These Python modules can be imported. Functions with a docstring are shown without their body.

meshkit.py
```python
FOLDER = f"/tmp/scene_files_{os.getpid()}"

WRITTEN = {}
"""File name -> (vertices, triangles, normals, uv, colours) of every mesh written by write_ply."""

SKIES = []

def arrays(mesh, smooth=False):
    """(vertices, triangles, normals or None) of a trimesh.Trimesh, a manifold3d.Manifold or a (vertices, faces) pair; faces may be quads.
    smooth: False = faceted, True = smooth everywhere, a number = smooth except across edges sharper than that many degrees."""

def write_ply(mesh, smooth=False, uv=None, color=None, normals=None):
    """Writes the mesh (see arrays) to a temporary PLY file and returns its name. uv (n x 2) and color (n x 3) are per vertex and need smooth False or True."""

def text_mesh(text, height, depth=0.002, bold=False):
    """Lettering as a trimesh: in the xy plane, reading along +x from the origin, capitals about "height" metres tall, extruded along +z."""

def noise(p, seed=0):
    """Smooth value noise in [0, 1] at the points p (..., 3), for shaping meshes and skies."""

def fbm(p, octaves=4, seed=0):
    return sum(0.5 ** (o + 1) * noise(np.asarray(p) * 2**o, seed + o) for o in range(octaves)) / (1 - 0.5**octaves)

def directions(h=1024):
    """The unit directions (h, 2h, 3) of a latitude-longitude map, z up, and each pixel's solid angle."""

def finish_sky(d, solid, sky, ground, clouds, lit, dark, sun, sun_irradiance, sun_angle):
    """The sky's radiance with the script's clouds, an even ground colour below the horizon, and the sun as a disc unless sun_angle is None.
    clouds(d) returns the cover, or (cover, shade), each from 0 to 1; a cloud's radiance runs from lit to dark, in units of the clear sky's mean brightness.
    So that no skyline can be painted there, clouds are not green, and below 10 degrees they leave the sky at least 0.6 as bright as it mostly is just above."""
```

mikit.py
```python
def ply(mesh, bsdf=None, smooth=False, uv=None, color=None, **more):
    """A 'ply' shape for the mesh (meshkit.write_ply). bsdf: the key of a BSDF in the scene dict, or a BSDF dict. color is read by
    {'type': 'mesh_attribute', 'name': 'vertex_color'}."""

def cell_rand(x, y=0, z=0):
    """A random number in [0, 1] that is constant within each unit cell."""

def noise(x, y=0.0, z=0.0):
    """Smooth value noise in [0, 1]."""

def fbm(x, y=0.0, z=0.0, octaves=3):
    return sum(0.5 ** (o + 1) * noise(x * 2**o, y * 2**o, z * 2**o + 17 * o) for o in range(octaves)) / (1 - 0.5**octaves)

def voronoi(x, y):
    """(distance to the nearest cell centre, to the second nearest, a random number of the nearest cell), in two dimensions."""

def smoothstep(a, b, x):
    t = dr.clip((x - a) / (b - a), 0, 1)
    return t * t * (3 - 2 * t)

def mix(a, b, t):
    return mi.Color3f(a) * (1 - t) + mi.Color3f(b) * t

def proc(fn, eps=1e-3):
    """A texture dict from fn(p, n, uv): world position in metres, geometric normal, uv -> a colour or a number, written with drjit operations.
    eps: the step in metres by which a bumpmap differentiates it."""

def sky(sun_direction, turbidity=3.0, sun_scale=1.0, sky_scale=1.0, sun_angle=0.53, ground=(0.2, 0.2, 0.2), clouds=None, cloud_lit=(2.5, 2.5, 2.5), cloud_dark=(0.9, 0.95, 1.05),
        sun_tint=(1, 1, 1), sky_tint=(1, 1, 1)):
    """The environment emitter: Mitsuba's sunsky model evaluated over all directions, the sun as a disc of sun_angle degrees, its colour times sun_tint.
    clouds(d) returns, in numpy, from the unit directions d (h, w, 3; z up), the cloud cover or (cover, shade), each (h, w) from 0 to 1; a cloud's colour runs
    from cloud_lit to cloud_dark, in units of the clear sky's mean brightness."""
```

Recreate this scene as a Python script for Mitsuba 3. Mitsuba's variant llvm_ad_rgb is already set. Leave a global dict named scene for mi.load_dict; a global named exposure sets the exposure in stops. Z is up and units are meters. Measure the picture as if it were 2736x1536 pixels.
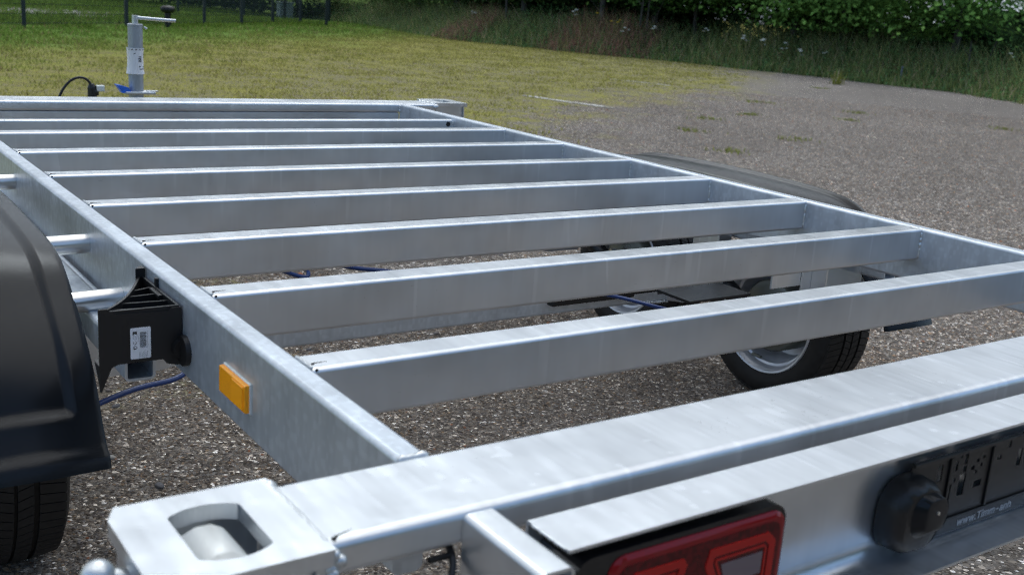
import math, random
import numpy as np
import trimesh, shapely, shapely.geometry as sg, shapely.affinity as sa
import manifold3d as m3
import drjit as dr
import mitsuba as mi
import mikit, meshkit
from mikit import ply, proc, noise, fbm, voronoi, cell_rand, smoothstep, mix

random.seed(7); rng = np.random.default_rng(11)
T = mi.ScalarTransform4f
G = -0.735                     # ground level; z = 0 is the top of the trailer frame, y runs forward along the trailer
scene, labels = {}, {}

# ------------------------------------------------------------------ camera, sky, exposure
CAM = np.array([-0.6192, -0.8659, 0.5185]); YAW, PITCH, ROLL, FPX = -0.619757, 0.256192, -0.073290, 2887.88
_f = np.array([-math.sin(YAW) * math.cos(PITCH), math.cos(YAW) * math.cos(PITCH), -math.sin(PITCH)])
_r0 = np.array([math.cos(YAW), math.sin(YAW), 0.0]); _d0 = np.cross(_f, _r0)
_d = -_r0 * math.sin(ROLL) + _d0 * math.cos(ROLL)
scene['camera'] = {'type': 'thinlens', 'to_world': T().look_at(origin=CAM.tolist(), target=(CAM + _f).tolist(), up=(-_d).tolist()),
                   'fov': 2 * math.degrees(math.atan(1368.0 / FPX)), 'fov_axis': 'x', 'aperture_radius': 0.0029, 'focus_distance': 2.7,
                   'near_clip': 0.05, 'far_clip': 2000.0}


def clouds(d):
    """A bank of bright broken cloud ahead of the camera, thinning to blue sky behind it."""
    q = d / np.maximum(d[..., 2:3], 0.12)
    n = meshkit.fbm(q * 0.8 + 3.1, 5, 3); n2 = meshkit.fbm(q * 1.3 + 9.0, 4, 8)
    ahead = d @ (np.array([0.25, 0.75, 0.50]) / np.linalg.norm([0.25, 0.75, 0.50]))
    c = np.clip((ahead + 0.9 * (n - 0.5) - 0.22) / 0.42, 0, 1)
    cover = 0.10 + 0.88 * c * c * (3 - 2 * c)
    shade = np.clip(1.22 - 1.10 * np.clip(d[..., 2], 0, 1), 0, 1) * 0.85 + 0.35 * (n2 - 0.35)
    return cover, np.clip(shade, 0, 1)


scene['sky'] = mikit.sky((0.25, 0.60, 0.76), turbidity=3.0, sun_scale=0.085, sun_angle=26.0, clouds=clouds, cloud_lit=(3.9, 3.95, 4.0), cloud_dark=(0.84, 0.99, 1.17), sky_tint=(1.02, 1.0, 0.95), sun_tint=(0.72, 0.94, 1.30))
exposure = 2.46

# ------------------------------------------------------------------ materials
def bsdf(key, d):
    scene[key] = d
    return key


def rgb(*c):
    return {'type': 'rgb', 'value': list(c)}


def prin(color, rough=0.5, metal=0.0, spec=0.5, **k):
    return {'type': 'principled', 'base_color': color if isinstance(color, dict) else rgb(*color), 'roughness': rough, 'metallic': metal, 'specular': spec, **k}


def two(d):
    return {'type': 'twosided', 'bsdf': d}


def zinc_streak(p, n):
    ax, ay, az = dr.abs(n.x), dr.abs(n.y), dr.abs(n.z)
    top = noise(p.x * 55, p.y * 7, p.z * 5) * 0.6 + noise(p.x * 140, p.y * 22, 3.0) * 0.4
    side = noise(p.x * 60 + p.y * 3, p.y * 60, p.z * 6) * 0.6 + noise(p.x * 150, p.y * 150, p.z * 16) * 0.4
    return dr.select(az > 0.7, top, side)


def zinc_color(p, n, uv):
    s = zinc_streak(p, n)
    c = fbm(p.x * 9, p.y * 9, p.z * 9, 3)
    drip = smoothstep(0.75, 0.95, noise(p.x * 70, p.y * 16, p.z * 5 + 7))
    spot = smoothstep(0.90, 0.96, noise(p.x * 210, p.y * 210, p.z * 210)) * smoothstep(0.55, 0.75, noise(p.x * 7, p.y * 7, p.z * 7 + 2))
    big = fbm(p.x * 3.1, p.y * 3.1, p.z * 3.1, 3)
    scratch = smoothstep(0.86, 0.96, noise(p.x * 48 + p.z * 6, p.y * 48, 3.0)) * smoothstep(0.5, 0.7, noise(p.x * 5, p.y * 5, p.z * 9))
    v = 0.70 + dr.select(dr.abs(n.z) > 0.7, 0.16, 0.06) * (s - 0.5) + 0.22 * (c - 0.5) + 0.16 * (big - 0.5) + 0.07 * drip + 0.10 * scratch
    return mi.Color3f(v * 0.95, v * 0.995, v * 1.04) * (1 - 0.16 * spot)


def zinc_rough(p, n, uv):
    return 0.30 + 0.12 * (fbm(p.x * 3.1, p.y * 3.1, p.z * 3.1, 3) - 0.5) + 0.16 * (fbm(p.x * 14 + 4, p.y * 14, p.z * 14, 3) - 0.5) + 0.05 * (zinc_streak(p, n) - 0.5)


def zinc_bump(p, n, uv):
    return fbm(p.x * 26, p.y * 26, p.z * 14, 3) + 0.12 * zinc_streak(p, n)


bsdf('galvanised', two({'type': 'bumpmap', 'scale': 0.0006, 'arbitrary': proc(zinc_bump, eps=2e-3),
                        'bsdf': {'type': 'principled', 'base_color': proc(zinc_color), 'roughness': proc(zinc_rough), 'metallic': 0.88, 'specular': 0.5}}))


def zinc_dull(p, n, uv):
    s = zinc_streak(p, n); c = fbm(p.x * 16, p.y * 16, p.z * 10, 3)
    m = smoothstep(0.5, 0.8, noise(p.x * 120, p.y * 120, p.z * 70))
    v = 0.60 + 0.15 * (s - 0.5) + 0.22 * (c - 0.5) + 0.06 * m
    return mi.Color3f(v * 0.91, v * 0.995, v * 1.09)


bsdf('dull_galvanised', two({'type': 'bumpmap', 'scale': 0.0008, 'arbitrary': proc(zinc_bump, eps=2e-3),
                             'bsdf': {'type': 'principled', 'base_color': proc(zinc_dull), 'roughness': 0.40, 'metallic': 0.72, 'specular': 0.5}}))


def zinc_cast(p, n, uv):
    c = fbm(p.x * 22, p.y * 22, p.z * 22, 4); d = smoothstep(0.70, 0.95, noise(p.x * 60, p.y * 25, p.z * 60))
    v = 0.64 + 0.22 * (c - 0.5)
    return mi.Color3f(v * 0.95, v, v * 1.03) * (1 - 0.12 * d)


bsdf('cast_zinc', two({'type': 'principled', 'base_color': proc(zinc_cast), 'roughness': 0.34, 'metallic': 0.8, 'specular': 0.5}))
bsdf('grey_zinc', two(prin((0.34, 0.37, 0.40), 0.45, 0.5)))
bsdf('pale_cast', two(prin((0.62, 0.63, 0.60), 0.38, 0.25)))
bsdf('plated_steel', two(prin((0.72, 0.71, 0.68), 0.24, 0.9)))


def black_plastic(p, n, uv):
    q = voronoi(p.x * 60 + p.z * 37, p.y * 60 + p.z * 21)
    dot = 1 - smoothstep(0.03, 0.06, q[0])
    dot = dot * smoothstep(0.6, 0.62, q[2])
    v = 0.006 + 0.004 * fbm(p.x * 12, p.y * 12, p.z * 12, 3)
    return mi.Color3f(v * 0.8, v, v * 1.3) * (1 - 0.75 * dot)


bsdf('mudguard_plastic', two({'type': 'principled', 'base_color': proc(black_plastic), 'roughness': 0.27, 'specular': 0.24}))
bsdf('black_plastic', two(prin((0.007, 0.007, 0.0075), 0.42)))
bsdf('black_gloss', two(prin((0.008, 0.008, 0.009), 0.15)))


def rubber(p, n, uv):
    v = 0.012 + 0.012 * fbm(p.x * 40, p.y * 40, p.z * 40, 3)
    return mi.Color3f(v * 1.1, v, v * 0.92)


bsdf('rubber', two({'type': 'principled', 'base_color': proc(rubber), 'roughness': 0.62, 'specular': 0.35}))
bsdf('rim_silver', two(prin((0.62, 0.63, 0.66), 0.3, 0.55)))
bsdf('drum_grey', two(prin((0.20, 0.20, 0.17), 0.4, 0.5)))
bsdf('red_lens', two(prin((0.22, 0.006, 0.009), 0.10, spec=0.35)))


def red_facets(p, n, uv):
    q = voronoi(p.x * 260, p.z * 260)
    v = 0.5 + 0.9 * q[2]
    return mi.Color3f(0.085 * v, 0.003 * v, 0.005 * v)


bsdf('red_dark', two({'type': 'principled', 'base_color': proc(red_facets), 'roughness': 0.12, 'specular': 0.3}))
bsdf('red_bright', two(prin((0.40, 0.013, 0.010), 0.16, spec=0.3)))
bsdf('lamp_grey', two(prin((0.17, 0.13, 0.145), 0.22, 0.2)))


def amber(p, n, uv):
    g = 0.5 + 0.5 * dr.sin(p.z * 2600 + p.y * 1500); h = dr.select(p.y > 0.652, g * 0.10, 0.0)
    return mi.Color3f(0.97 - h, 0.37 - 0.5 * h, 0.008)


bsdf('amber', two({'type': 'principled', 'base_color': proc(amber), 'roughness': 0.22, 'specular': 0.5}))
bsdf('blue_cable', two(prin((0.008, 0.030, 0.13), 0.35)))
bsdf('blue_plastic', two(prin((0.02, 0.13, 0.62), 0.4)))
bsdf('white_plastic', two(prin((0.62, 0.64, 0.60), 0.4)))
bsdf('white_label', two(prin((0.72, 0.72, 0.74), 0.45)))
bsdf('print_black', two(prin((0.03, 0.03, 0.032), 0.5)))
bsdf('print_grey', two(prin((0.30, 0.31, 0.32), 0.5)))
bsdf('fence_paint', two(prin((0.012, 0.020, 0.024), 0.5)))
bsdf('cabinet_grey', two(prin((0.20, 0.25, 0.24), 0.6)))
bsdf('post_grey', two(prin((0.09, 0.11, 0.15), 0.6)))
bsdf('shadow_hole', two(prin((0.01, 0.01, 0.012), 0.8)))  # near black stands in for the shade inside the drain holes

VC = {'type': 'mesh_attribute', 'name': 'vertex_color'}
bsdf('leaf', {'type': 'principledthin', 'base_color': VC, 'roughness': 0.5, 'diff_trans': 0.7, 'spec_trans': 0.0})
bsdf('grass_blade', {'type': 'principledthin', 'base_color': VC, 'roughness': 0.7, 'diff_trans': 1.0, 'spec_trans': 0.0})
bsdf('petal', two({'type': 'diffuse', 'reflectance': VC}))
bsdf('stone', two({'type': 'principled', 'base_color': VC, 'roughness': 0.75, 'specular': 0.3}))


def bark(p, n, uv):
    v = 0.05 + 0.07 * fbm(p.x * 14, p.y * 14, p.z * 3, 3)
    return mi.Color3f(v, v * 0.95, v * 0.9)


bsdf('bark', two({'type': 'diffuse', 'reflectance': proc(bark)}))

BA, BN = (6.0, 8.2), (-0.583, 0.8155)          # the edge between the gravel and the mossy grass, and its normal


def grass_depth(x, y):
    return (x - BA[0]) * BN[0] + (y - BA[1]) * BN[1]


def ground_color(p, n, uv):
    x, y = p.x, p.y
    big = voronoi(x * 95, y * 95); mid = voronoi(x * 170 + 7, y * 170); peb = voronoi(x * 38 + 3, y * 38)
    t = big[2]; edge = smoothstep(0.02, 0.25, big[1] - big[0])
    warm = cell_rand(dr.floor(t * 4096), 3)
    v = 0.050 + 0.14 * t + 0.55 * smoothstep(0.78, 1.0, t) ** 2
    stone = mix(mi.Color3f(v * 1.05, v * 0.97, v * 0.91), mi.Color3f(v * 0.97, v * 0.98, v * 1.02), warm)
    v2 = 0.040 + 0.13 * mid[2] + 0.25 * smoothstep(0.9, 1.0, mid[2])
    grit = mi.Color3f(v2 * 1.06, v2 * 0.98, v2 * 0.92)
    gravel = mix(grit, stone, edge * smoothstep(0.25, 0.34, t))
    rough_ = 0.55 + 0.5 * noise(x * 27, y * 27, 9.0) + 0.4 * cell_rand(dr.floor(x * 40), dr.floor(y * 40), 3)
    gravel = gravel * rough_
    pv = 0.12 + 0.38 * cell_rand(dr.floor(peb[2] * 4096), 5)
    gravel = mix(gravel, mi.Color3f(pv * 1.05, pv * 0.98, pv * 0.92), smoothstep(0.86, 0.865, peb[2]) * (1 - smoothstep(0.30, 0.36, peb[0])))
    patch = fbm(x * 0.7, y * 0.7, 2.0, 3)
    gravel = gravel * mi.Color3f(1.07, 1.0, 0.90) * (1.10 + 0.50 * patch)
    wide = fbm(x * 0.35, y * 0.35, 0.0, 4); fine = fbm(x * 3.4, y * 3.4, 1.0, 4); tiny = noise(x * 34, y * 34, 4.0); hair = noise(x * 90, y * 90, 6.0)
    d = grass_depth(x, y) + 2.0 * (wide - 0.5) + 3.0 * (fine - 0.5) + 0.8 * (tiny - 0.5)
    far = smoothstep(2.0, 12.0, d)
    cover = smoothstep(-0.9, 1.4, d) * (0.25 + 0.75 * smoothstep(0.36, 0.62, 0.22 * fine + 0.12 * wide + 0.34 * tiny + 0.32 * hair + 0.14 * far))
    green = smoothstep(6.5, 13.5, d + 4.0 * (wide - 0.5) - 0.25 * (x - 6.0))
    moss = mix(mi.Color3f(0.275, 0.255, 0.072), mi.Color3f(0.150, 0.240, 0.054), green) * (0.60 + 0.45 * fine + 0.25 * tiny + 0.20 * hair)
    soil = mi.Color3f(0.23, 0.190, 0.160) * (0.55 + 0.5 * tiny + 0.4 * hair)
    base = mix(gravel, mix(soil, gravel * 1.25, 0.5), smoothstep(-0.5, 1.0, d))
    base = mix(base, mix(moss, soil, 0.5), 0.5 * smoothstep(1.0, 8.0, d))
    return mix(base, moss, cover)


def ground_bump(p, n, uv):
    big = voronoi(p.x * 95, p.y * 95)
    return dr.sqrt(dr.maximum(0.6 - big[0], 0.0)) * smoothstep(0.25, 0.34, big[2]) + 0.4 * noise(p.x * 160, p.y * 160)


bsdf('ground_surface', two({'type': 'bumpmap', 'scale': 0.005, 'arbitrary': proc(ground_bump, eps=1.5e-3), 'bsdf': {'type': 'diffuse', 'reflectance': proc(ground_color)}}))


def binder_color(p, n, uv):
    v = 0.032 + 0.05 * noise(p.x * 240, p.y * 240) + 0.03 * noise(p.x * 60, p.y * 60, 2.0)
    return mi.Color3f(v * 1.05, v, v * 0.95)


def far_path_color(p, n, uv):
    v = 0.26 + 0.16 * fbm(p.x * 5, p.y * 5, 0.0, 3)
    return mi.Color3f(v * 1.05, v, v * 0.97)


bsdf('path_gravel', two({'type': 'diffuse', 'reflectance': proc(far_path_color)}))


def line_paint(p, n, uv):
    w = smoothstep(0.30, 0.62, fbm(p.x * 9, p.y * 9, 5.0, 3) + 0.25 * noise(p.x * 60, p.y * 60))
    return mix(mi.Color3f(0.20, 0.18, 0.12), mi.Color3f(0.62, 0.61, 0.57), w)


bsdf('worn_paint', two({'type': 'diffuse', 'reflectance': proc(line_paint)}))

# ------------------------------------------------------------------ mesh helpers
cat = trimesh.util.concatenate


def free(key):
    if key not in scene and key not in labels:
        return key
    k = 1
    while f'{key}_{k:03d}' in scene or f'{key}_{k:03d}' in labels:
        k += 1
    return f'{key}_{k:03d}'


JOINED = ('weld', 'drain_notch', 'printing', 'sticker_print', 'barcode', 'small_print', 'symbols', 'wire_mesh', 'lettering', 'light_guide')


def part(parent, name, mesh, mat, smooth=30, label=None, **kw):
    key = free(f'{parent}__{name}' if parent else name)
    if isinstance(mesh, list):
        mesh = cat(mesh)
    scene[key] = ply(mesh, mat, smooth=smooth, **kw)
    if label:
        labels[key] = {'label': label}
    if name in JOINED:
        labels.setdefault(key, {})['kind'] = 'stuff'
    return key


def thing(name, label, category, group=None):
    key = free(name)
    labels[key] = {'label': label, 'category': category}
    if group:
        labels[key]['group'] = group
    return key


def rrect(w, h, r, n=5):
    return sg.box(r, r, w - r, h - r).buffer(r, quad_segs=n)


def extr(poly, length, axis, o):
    """Extrudes a polygon: axis 'x': poly in (y, z); 'y': poly in (x, z); 'z': poly in (x, y). o: origin of the polygon plane."""
    m = trimesh.creation.extrude_polygon(poly, length, engine='earcut')
    v = m.vertices.copy()
    if axis == 'x':
        v = v[:, [2, 0, 1]]; f = m.faces
    elif axis == 'y':
        v = v[:, [0, 2, 1]]; f = m.faces[:, ::-1]
    else:
        f = m.faces
    return trimesh.Trimesh(v + np.asarray(o, float), f, process=False)


def bar(x0, x1, y0, y1, z0, z1, r=0.002, axis='x', wall=None, n=4):
    """A box with rounded long edges along axis, hollow with open ends if wall is given."""
    dims = {'x': (y1 - y0, z1 - z0, x1 - x0), 'y': (x1 - x0, z1 - z0, y1 - y0), 'z': (x1 - x0, y1 - y0, z1 - z0)}[axis]
    p = rrect(dims[0], dims[1], r, n)
    if wall:
        p = p.difference(sa.translate(rrect(dims[0] - 2 * wall, dims[1] - 2 * wall, max(r - wall, 0.0015), n), wall, wall))
    return extr(p, dims[2], axis, (x0, y0, z0))


def box(x0, x1, y0, y1, z0, z1):
    m = trimesh.creation.box((x1 - x0, y1 - y0, z1 - z0)); m.apply_translation(((x0 + x1) / 2, (y0 + y1) / 2, (z0 + z1) / 2))
    return m


def cyl(p0, p1, r, n=24, r2=None):
    return tube([p0, p1], [r, r if r2 is None else r2], n)


def tube(pts, r, n=10, cap=True):
    p = np.asarray(pts, float); t = np.gradient(p, axis=0); t /= np.linalg.norm(t, axis=1, keepdims=True)
    ref = np.array([0, 0, 1.0]) if np.abs(t[:, 2]).max() < 0.95 else np.array([0.31, 0.95, 0.05])
    a = np.cross(t, ref); a /= np.linalg.norm(a, axis=1, keepdims=True); b = np.cross(a, t)
    an = np.arange(n) * 2 * np.pi / n; rr = np.broadcast_to(np.asarray(r, float), (len(p),))
    v = p[:, None] + rr[:, None, None] * (np.cos(an)[None, :, None] * a[:, None] + np.sin(an)[None, :, None] * b[:, None])
    i, j = np.meshgrid(np.arange(len(p) - 1), np.arange(n), indexing='ij')
    q = np.stack([i * n + j, (i + 1) * n + j, (i + 1) * n + (j + 1) % n, i * n + (j + 1) % n], -1).reshape(-1, 4)
    v = v.reshape(-1, 3); f = np.vstack([q[:, [0, 1, 2]], q[:, [0, 2, 3]]])
    if cap:
        k = len(v); v = np.vstack([v, p[:1], p[-1:]]); j = np.arange(n); e = (len(p) - 1) * n
        f = np.vstack([f, np.stack([np.full(n, k), j, (j + 1) % n], 1), np.stack([np.full(n, k + 1), e + (j + 1) % n, e + j], 1)])
    m = trimesh.Trimesh(v, f, process=False); m.fix_normals() if len(f) < 400 else None
    return m


def spline(pts, n=40):
    from scipy.interpolate import CubicSpline
    p = np.asarray(pts, float); d = np.r_[0, np.cumsum(np.linalg.norm(np.diff(p, axis=0), axis=1))]
    return CubicSpline(d, p)(np.linspace(0, d[-1], n))


def revolve_x(profile, n, c):
    """profile: (radius, x) pairs revolved about an axis along x through c."""
    pr = np.asarray(profile, float); an = np.arange(n) * 2 * np.pi / n
    v = np.stack([np.broadcast_to(pr[:, None, 1], (len(pr), n)), pr[:, None, 0] * np.cos(an), pr[:, None, 0] * np.sin(an)], -1)
    i, j = np.meshgrid(np.arange(len(pr) - 1), np.arange(n), indexing='ij')
    q = np.stack([i * n + j, i * n + (j + 1) % n, (i + 1) * n + (j + 1) % n, (i + 1) * n + j], -1).reshape(-1, 4)
    return trimesh.Trimesh(v.reshape(-1, 3) + np.asarray(c, float), np.vstack([q[:, [0, 1, 2]], q[:, [0, 2, 3]]]), process=False)


def blob(c, r, sub=1, s=(1, 1, 1)):
    m = trimesh.creation.icosphere(subdivisions=sub, radius=1.0)
    m.vertices = m.vertices * (1 + 0.22 * (rng.random((len(m.vertices), 1)) - 0.5)) * np.asarray(s) * r + np.asarray(c, float)
    return m


def bead(p0, p1, r=0.004, step=0.006):
    p0, p1 = np.asarray(p0, float), np.asarray(p1, float); n = max(2, int(np.linalg.norm(p1 - p0) / step))
    return cat([blob(p0 + (p1 - p0) * (i + 0.5) / n + rng.normal(0, 0.0009, 3), r * rng.uniform(0.7, 1.25)) for i in range(n)])


def ridge_bead(p0, p1, r=0.004, step=0.004):
    p0, p1 = np.asarray(p0, float), np.asarray(p1, float); n = max(4, int(np.linalg.norm(p1 - p0) / step)); t = np.linspace(0, 1, n)
    rr = r * (1 + 0.25 * np.sin(t * n * 1.7) + 0.2 * rng.normal(size=n)); rr[[0, -1]] *= 0.5
    return tube(p0 + (p1 - p0) * t[:, None], rr, 8)


def mirror_x(m, c=1.0):
    m = m.copy(); m.vertices[:, 0] = 2 * c - m.vertices[:, 0]; m.faces = m.faces[:, ::-1]
    return m


# ------------------------------------------------------------------ ground
GR = 420.0
scene['ground'] = ply((np.array([[-GR, -GR, G], [GR, -GR, G], [GR, GR, G], [-GR, GR, G]]), np.array([[0, 1, 2], [0, 2, 3]])), 'ground_surface')
labels['ground'] = {'label': 'grey stony gravel yard turning to mossy grass away from the trailer', 'kind': 'structure'}


def stone_mesh(kind, size, flat, sub=0):
    m = trimesh.creation.icosphere(subdivisions=sub) if kind else trimesh.creation.icosahedron()
    v = np.array(m.vertices) * (1 + 0.35 * (rng.random((len(m.vertices), 1)) - 0.5)) * np.array([1.15, 0.85, flat]) * size
    return v, np.array(m.faces)


PALETTE = np.array([[.105, .092, .080], [.140, .125, .110], [.062, .056, .052], [.20, .180, .155], [.30, .275, .245], [.125, .12, .125], [.20, .150, .105], [.46, .43, .39], [.085, .070, .057], [.26, .12, .065], [.165, .165, .165]])
PW = np.array([.20, .16, .20, .10, .06, .07, .06, .012, .12, .008, .03]); PW /= PW.sum()


def half_stone():
    """An irregular pebble: upper two thirds of a lump, 13 triangles or so."""
    ring = 5; a = np.arange(ring) * 2 * np.pi / ring + rng.uniform(0, 6)
    r0 = rng.uniform(0.8, 1.15, ring); r1 = rng.uniform(0.45, 0.75, ring)
    v = np.vstack([np.c_[np.cos(a) * r0, np.sin(a) * r0 * 0.8, np.full(ring, -0.2)], np.c_[np.cos(a + .3) * r1, np.sin(a + .3) * r1 * 0.8, rng.uniform(0.35, 0.7, ring)], [[0.05, 0, 0.75]]])
    f = []
    for i in range(ring):
        j = (i + 1) % ring
        f += [[i, j, ring + j], [i, ring + j, ring + i], [ring + i, ring + j, 2 * ring]]
    return v, np.array(f)


STONES = [half_stone() for _ in range(14)]


def scatter_stones(xy, size, seed):
    r = np.random.default_rng(seed); n = len(xy); k = r.integers(0, len(STONES), n)
    V = np.stack([s[0] for s in STONES])[k]; F = np.stack([s[1] for s in STONES])[k]
    a = r.uniform(0, 2 * np.pi, n); c, s = np.cos(a)[:, None], np.sin(a)[:, None]
    x = (V[..., 0] * c - V[..., 1] * s) * size[:, None] + xy[:, :1]; y = (V[..., 0] * s + V[..., 1] * c) * size[:, None] + xy[:, 1:2]
    z = V[..., 2] * size[:, None] * r.uniform(0.45, 0.85, (n, 1))
    v = np.stack([x, y, z], -1).reshape(-1, 3); f = (F + (np.arange(n) * V.shape[1])[:, None, None]).reshape(-1, 3)
    col = PALETTE[r.choice(len(PALETTE), n, p=PW)] * r.uniform(0.85, 1.5, (n, 1)) * (1.17, 1.04, 0.92)
    return v, f, np.repeat(col, V.shape[1], 0)


def stone_tile(key, w, n, lo, hi, seed):
    r = np.random.default_rng(seed); xy = r.uniform(-w / 2, w / 2, (n, 2)); size = lo * (hi / lo) ** (r.random(n) ** 2.2)
    v, f, c = scatter_stones(xy, size, seed + 1)
    scene[key] = {'type': 'shapegroup', 'grit': ply((v, f), 'stone', color=c, smooth=False)}


stone_tile('fine_tile', 0.5, 8400, 0.0019, 0.0085, 21)


def lay(name, tile, w, cells, label):
    labels[name] = {'label': label, 'category': 'gravel', 'kind': 'stuff'}
    for i, (x, y) in enumerate(cells):
        scene[f'{name}__{i + 1:03d}'] = {'type': 'instance', 'group': {'type': 'ref', 'id': tile}, 'to_world': T().translate([x, y, G - 0.0005]).rotate([0, 0, 1], 90 * int(rng.integers(4)))}


lay('fine_gravel', 'fine_tile', 0.5, [(x, y) for x in np.arange(-0.75, 2.8, 0.5) for y in np.arange(0.75, 4.3, 0.5) if x < 1.6 or y < 3.2], 'fine brown grey chippings in dark binder under and beside the trailer')
# loose chippings on the yard to the right, thinning out where they become too small to see
rg = np.random.default_rng(77)
n = 270000
rad = 2.6 + (20.0 - 2.6) * rg.random(n) ** 1.45; ang = np.radians(rg.uniform(12, 75, n))      # about the trailer's rear, measured from +y towards +x
xy = np.c_[-0.6 + rad * np.sin(ang), -0.9 + rad * np.cos(ang)]
dd = grass_depth(xy[:, 0], xy[:, 1]) + 2.2 * (meshkit.fbm(np.c_[xy * 1.3, np.zeros(n)], 3, 6) - 0.5)
okk = (dd < 0.5) & ((xy[:, 0] > 2.25) | (xy[:, 1] > 4.1)) & ~((xy[:, 0] < 2.75) & (xy[:, 1] < 3.2)) & (xy[:, 0] < 21)
xy = xy[okk]; rad = rad[okk]
sv, sf, sc_ = scatter_stones(xy, 0.0042 * (2.6 ** (rg.random(len(xy)) ** 1.8)) * (0.8 + 0.05 * rad), 78)
sv[:, 2] += G - 0.0005
scene['loose_gravel'] = ply((sv, sf), 'stone', color=sc_ * np.array([1.50, 1.48, 1.48]), smooth=False)
labels['loose_gravel'] = {'label': 'grey brown loose chippings on the yard right of the trailer', 'category': 'gravel', 'kind': 'stuff'}

# pebbles large enough to pick out one by one
pebble_variants = []
for i in range(6):
    v, f = stone_mesh(1, 1.0, 0.55, 1)
    pebble_variants.append((v, f))
PCOL = [(.21, .185, .155), (.34, .32, .29), (.13, .125, .13), (.27, .20, .11), (.26, .11, .06), (.19, .165, .15)]
PPLY = [[ply((v, f), 'stone', smooth=True, color=np.tile(np.array(c), (len(v), 1))) for c in PCOL] for v, f in pebble_variants]
placed = 0
rp = np.random.default_rng(5)
while placed < 240:
    x, y = rp.uniform(-0.9, 3.4), rp.uniform(0.5, 4.4)
    if x > 2.3 and y < 1.0:
        continue
    s = 0.007 + 0.011 * rp.random() ** 2.5
    q = dict(PPLY[rp.integers(6)][rp.choice(6, p=[.34, .10, .25, .12, .05, .14])])
    q['to_world'] = T().translate([x, y, G + s * 0.18]).rotate([0, 0, 1], float(rp.uniform(0, 360))).rotate([1, 0, 0], float(rp.uniform(-14, 14))).scale(s)
    scene[free('ground__pebble')] = q
    placed += 1

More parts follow.
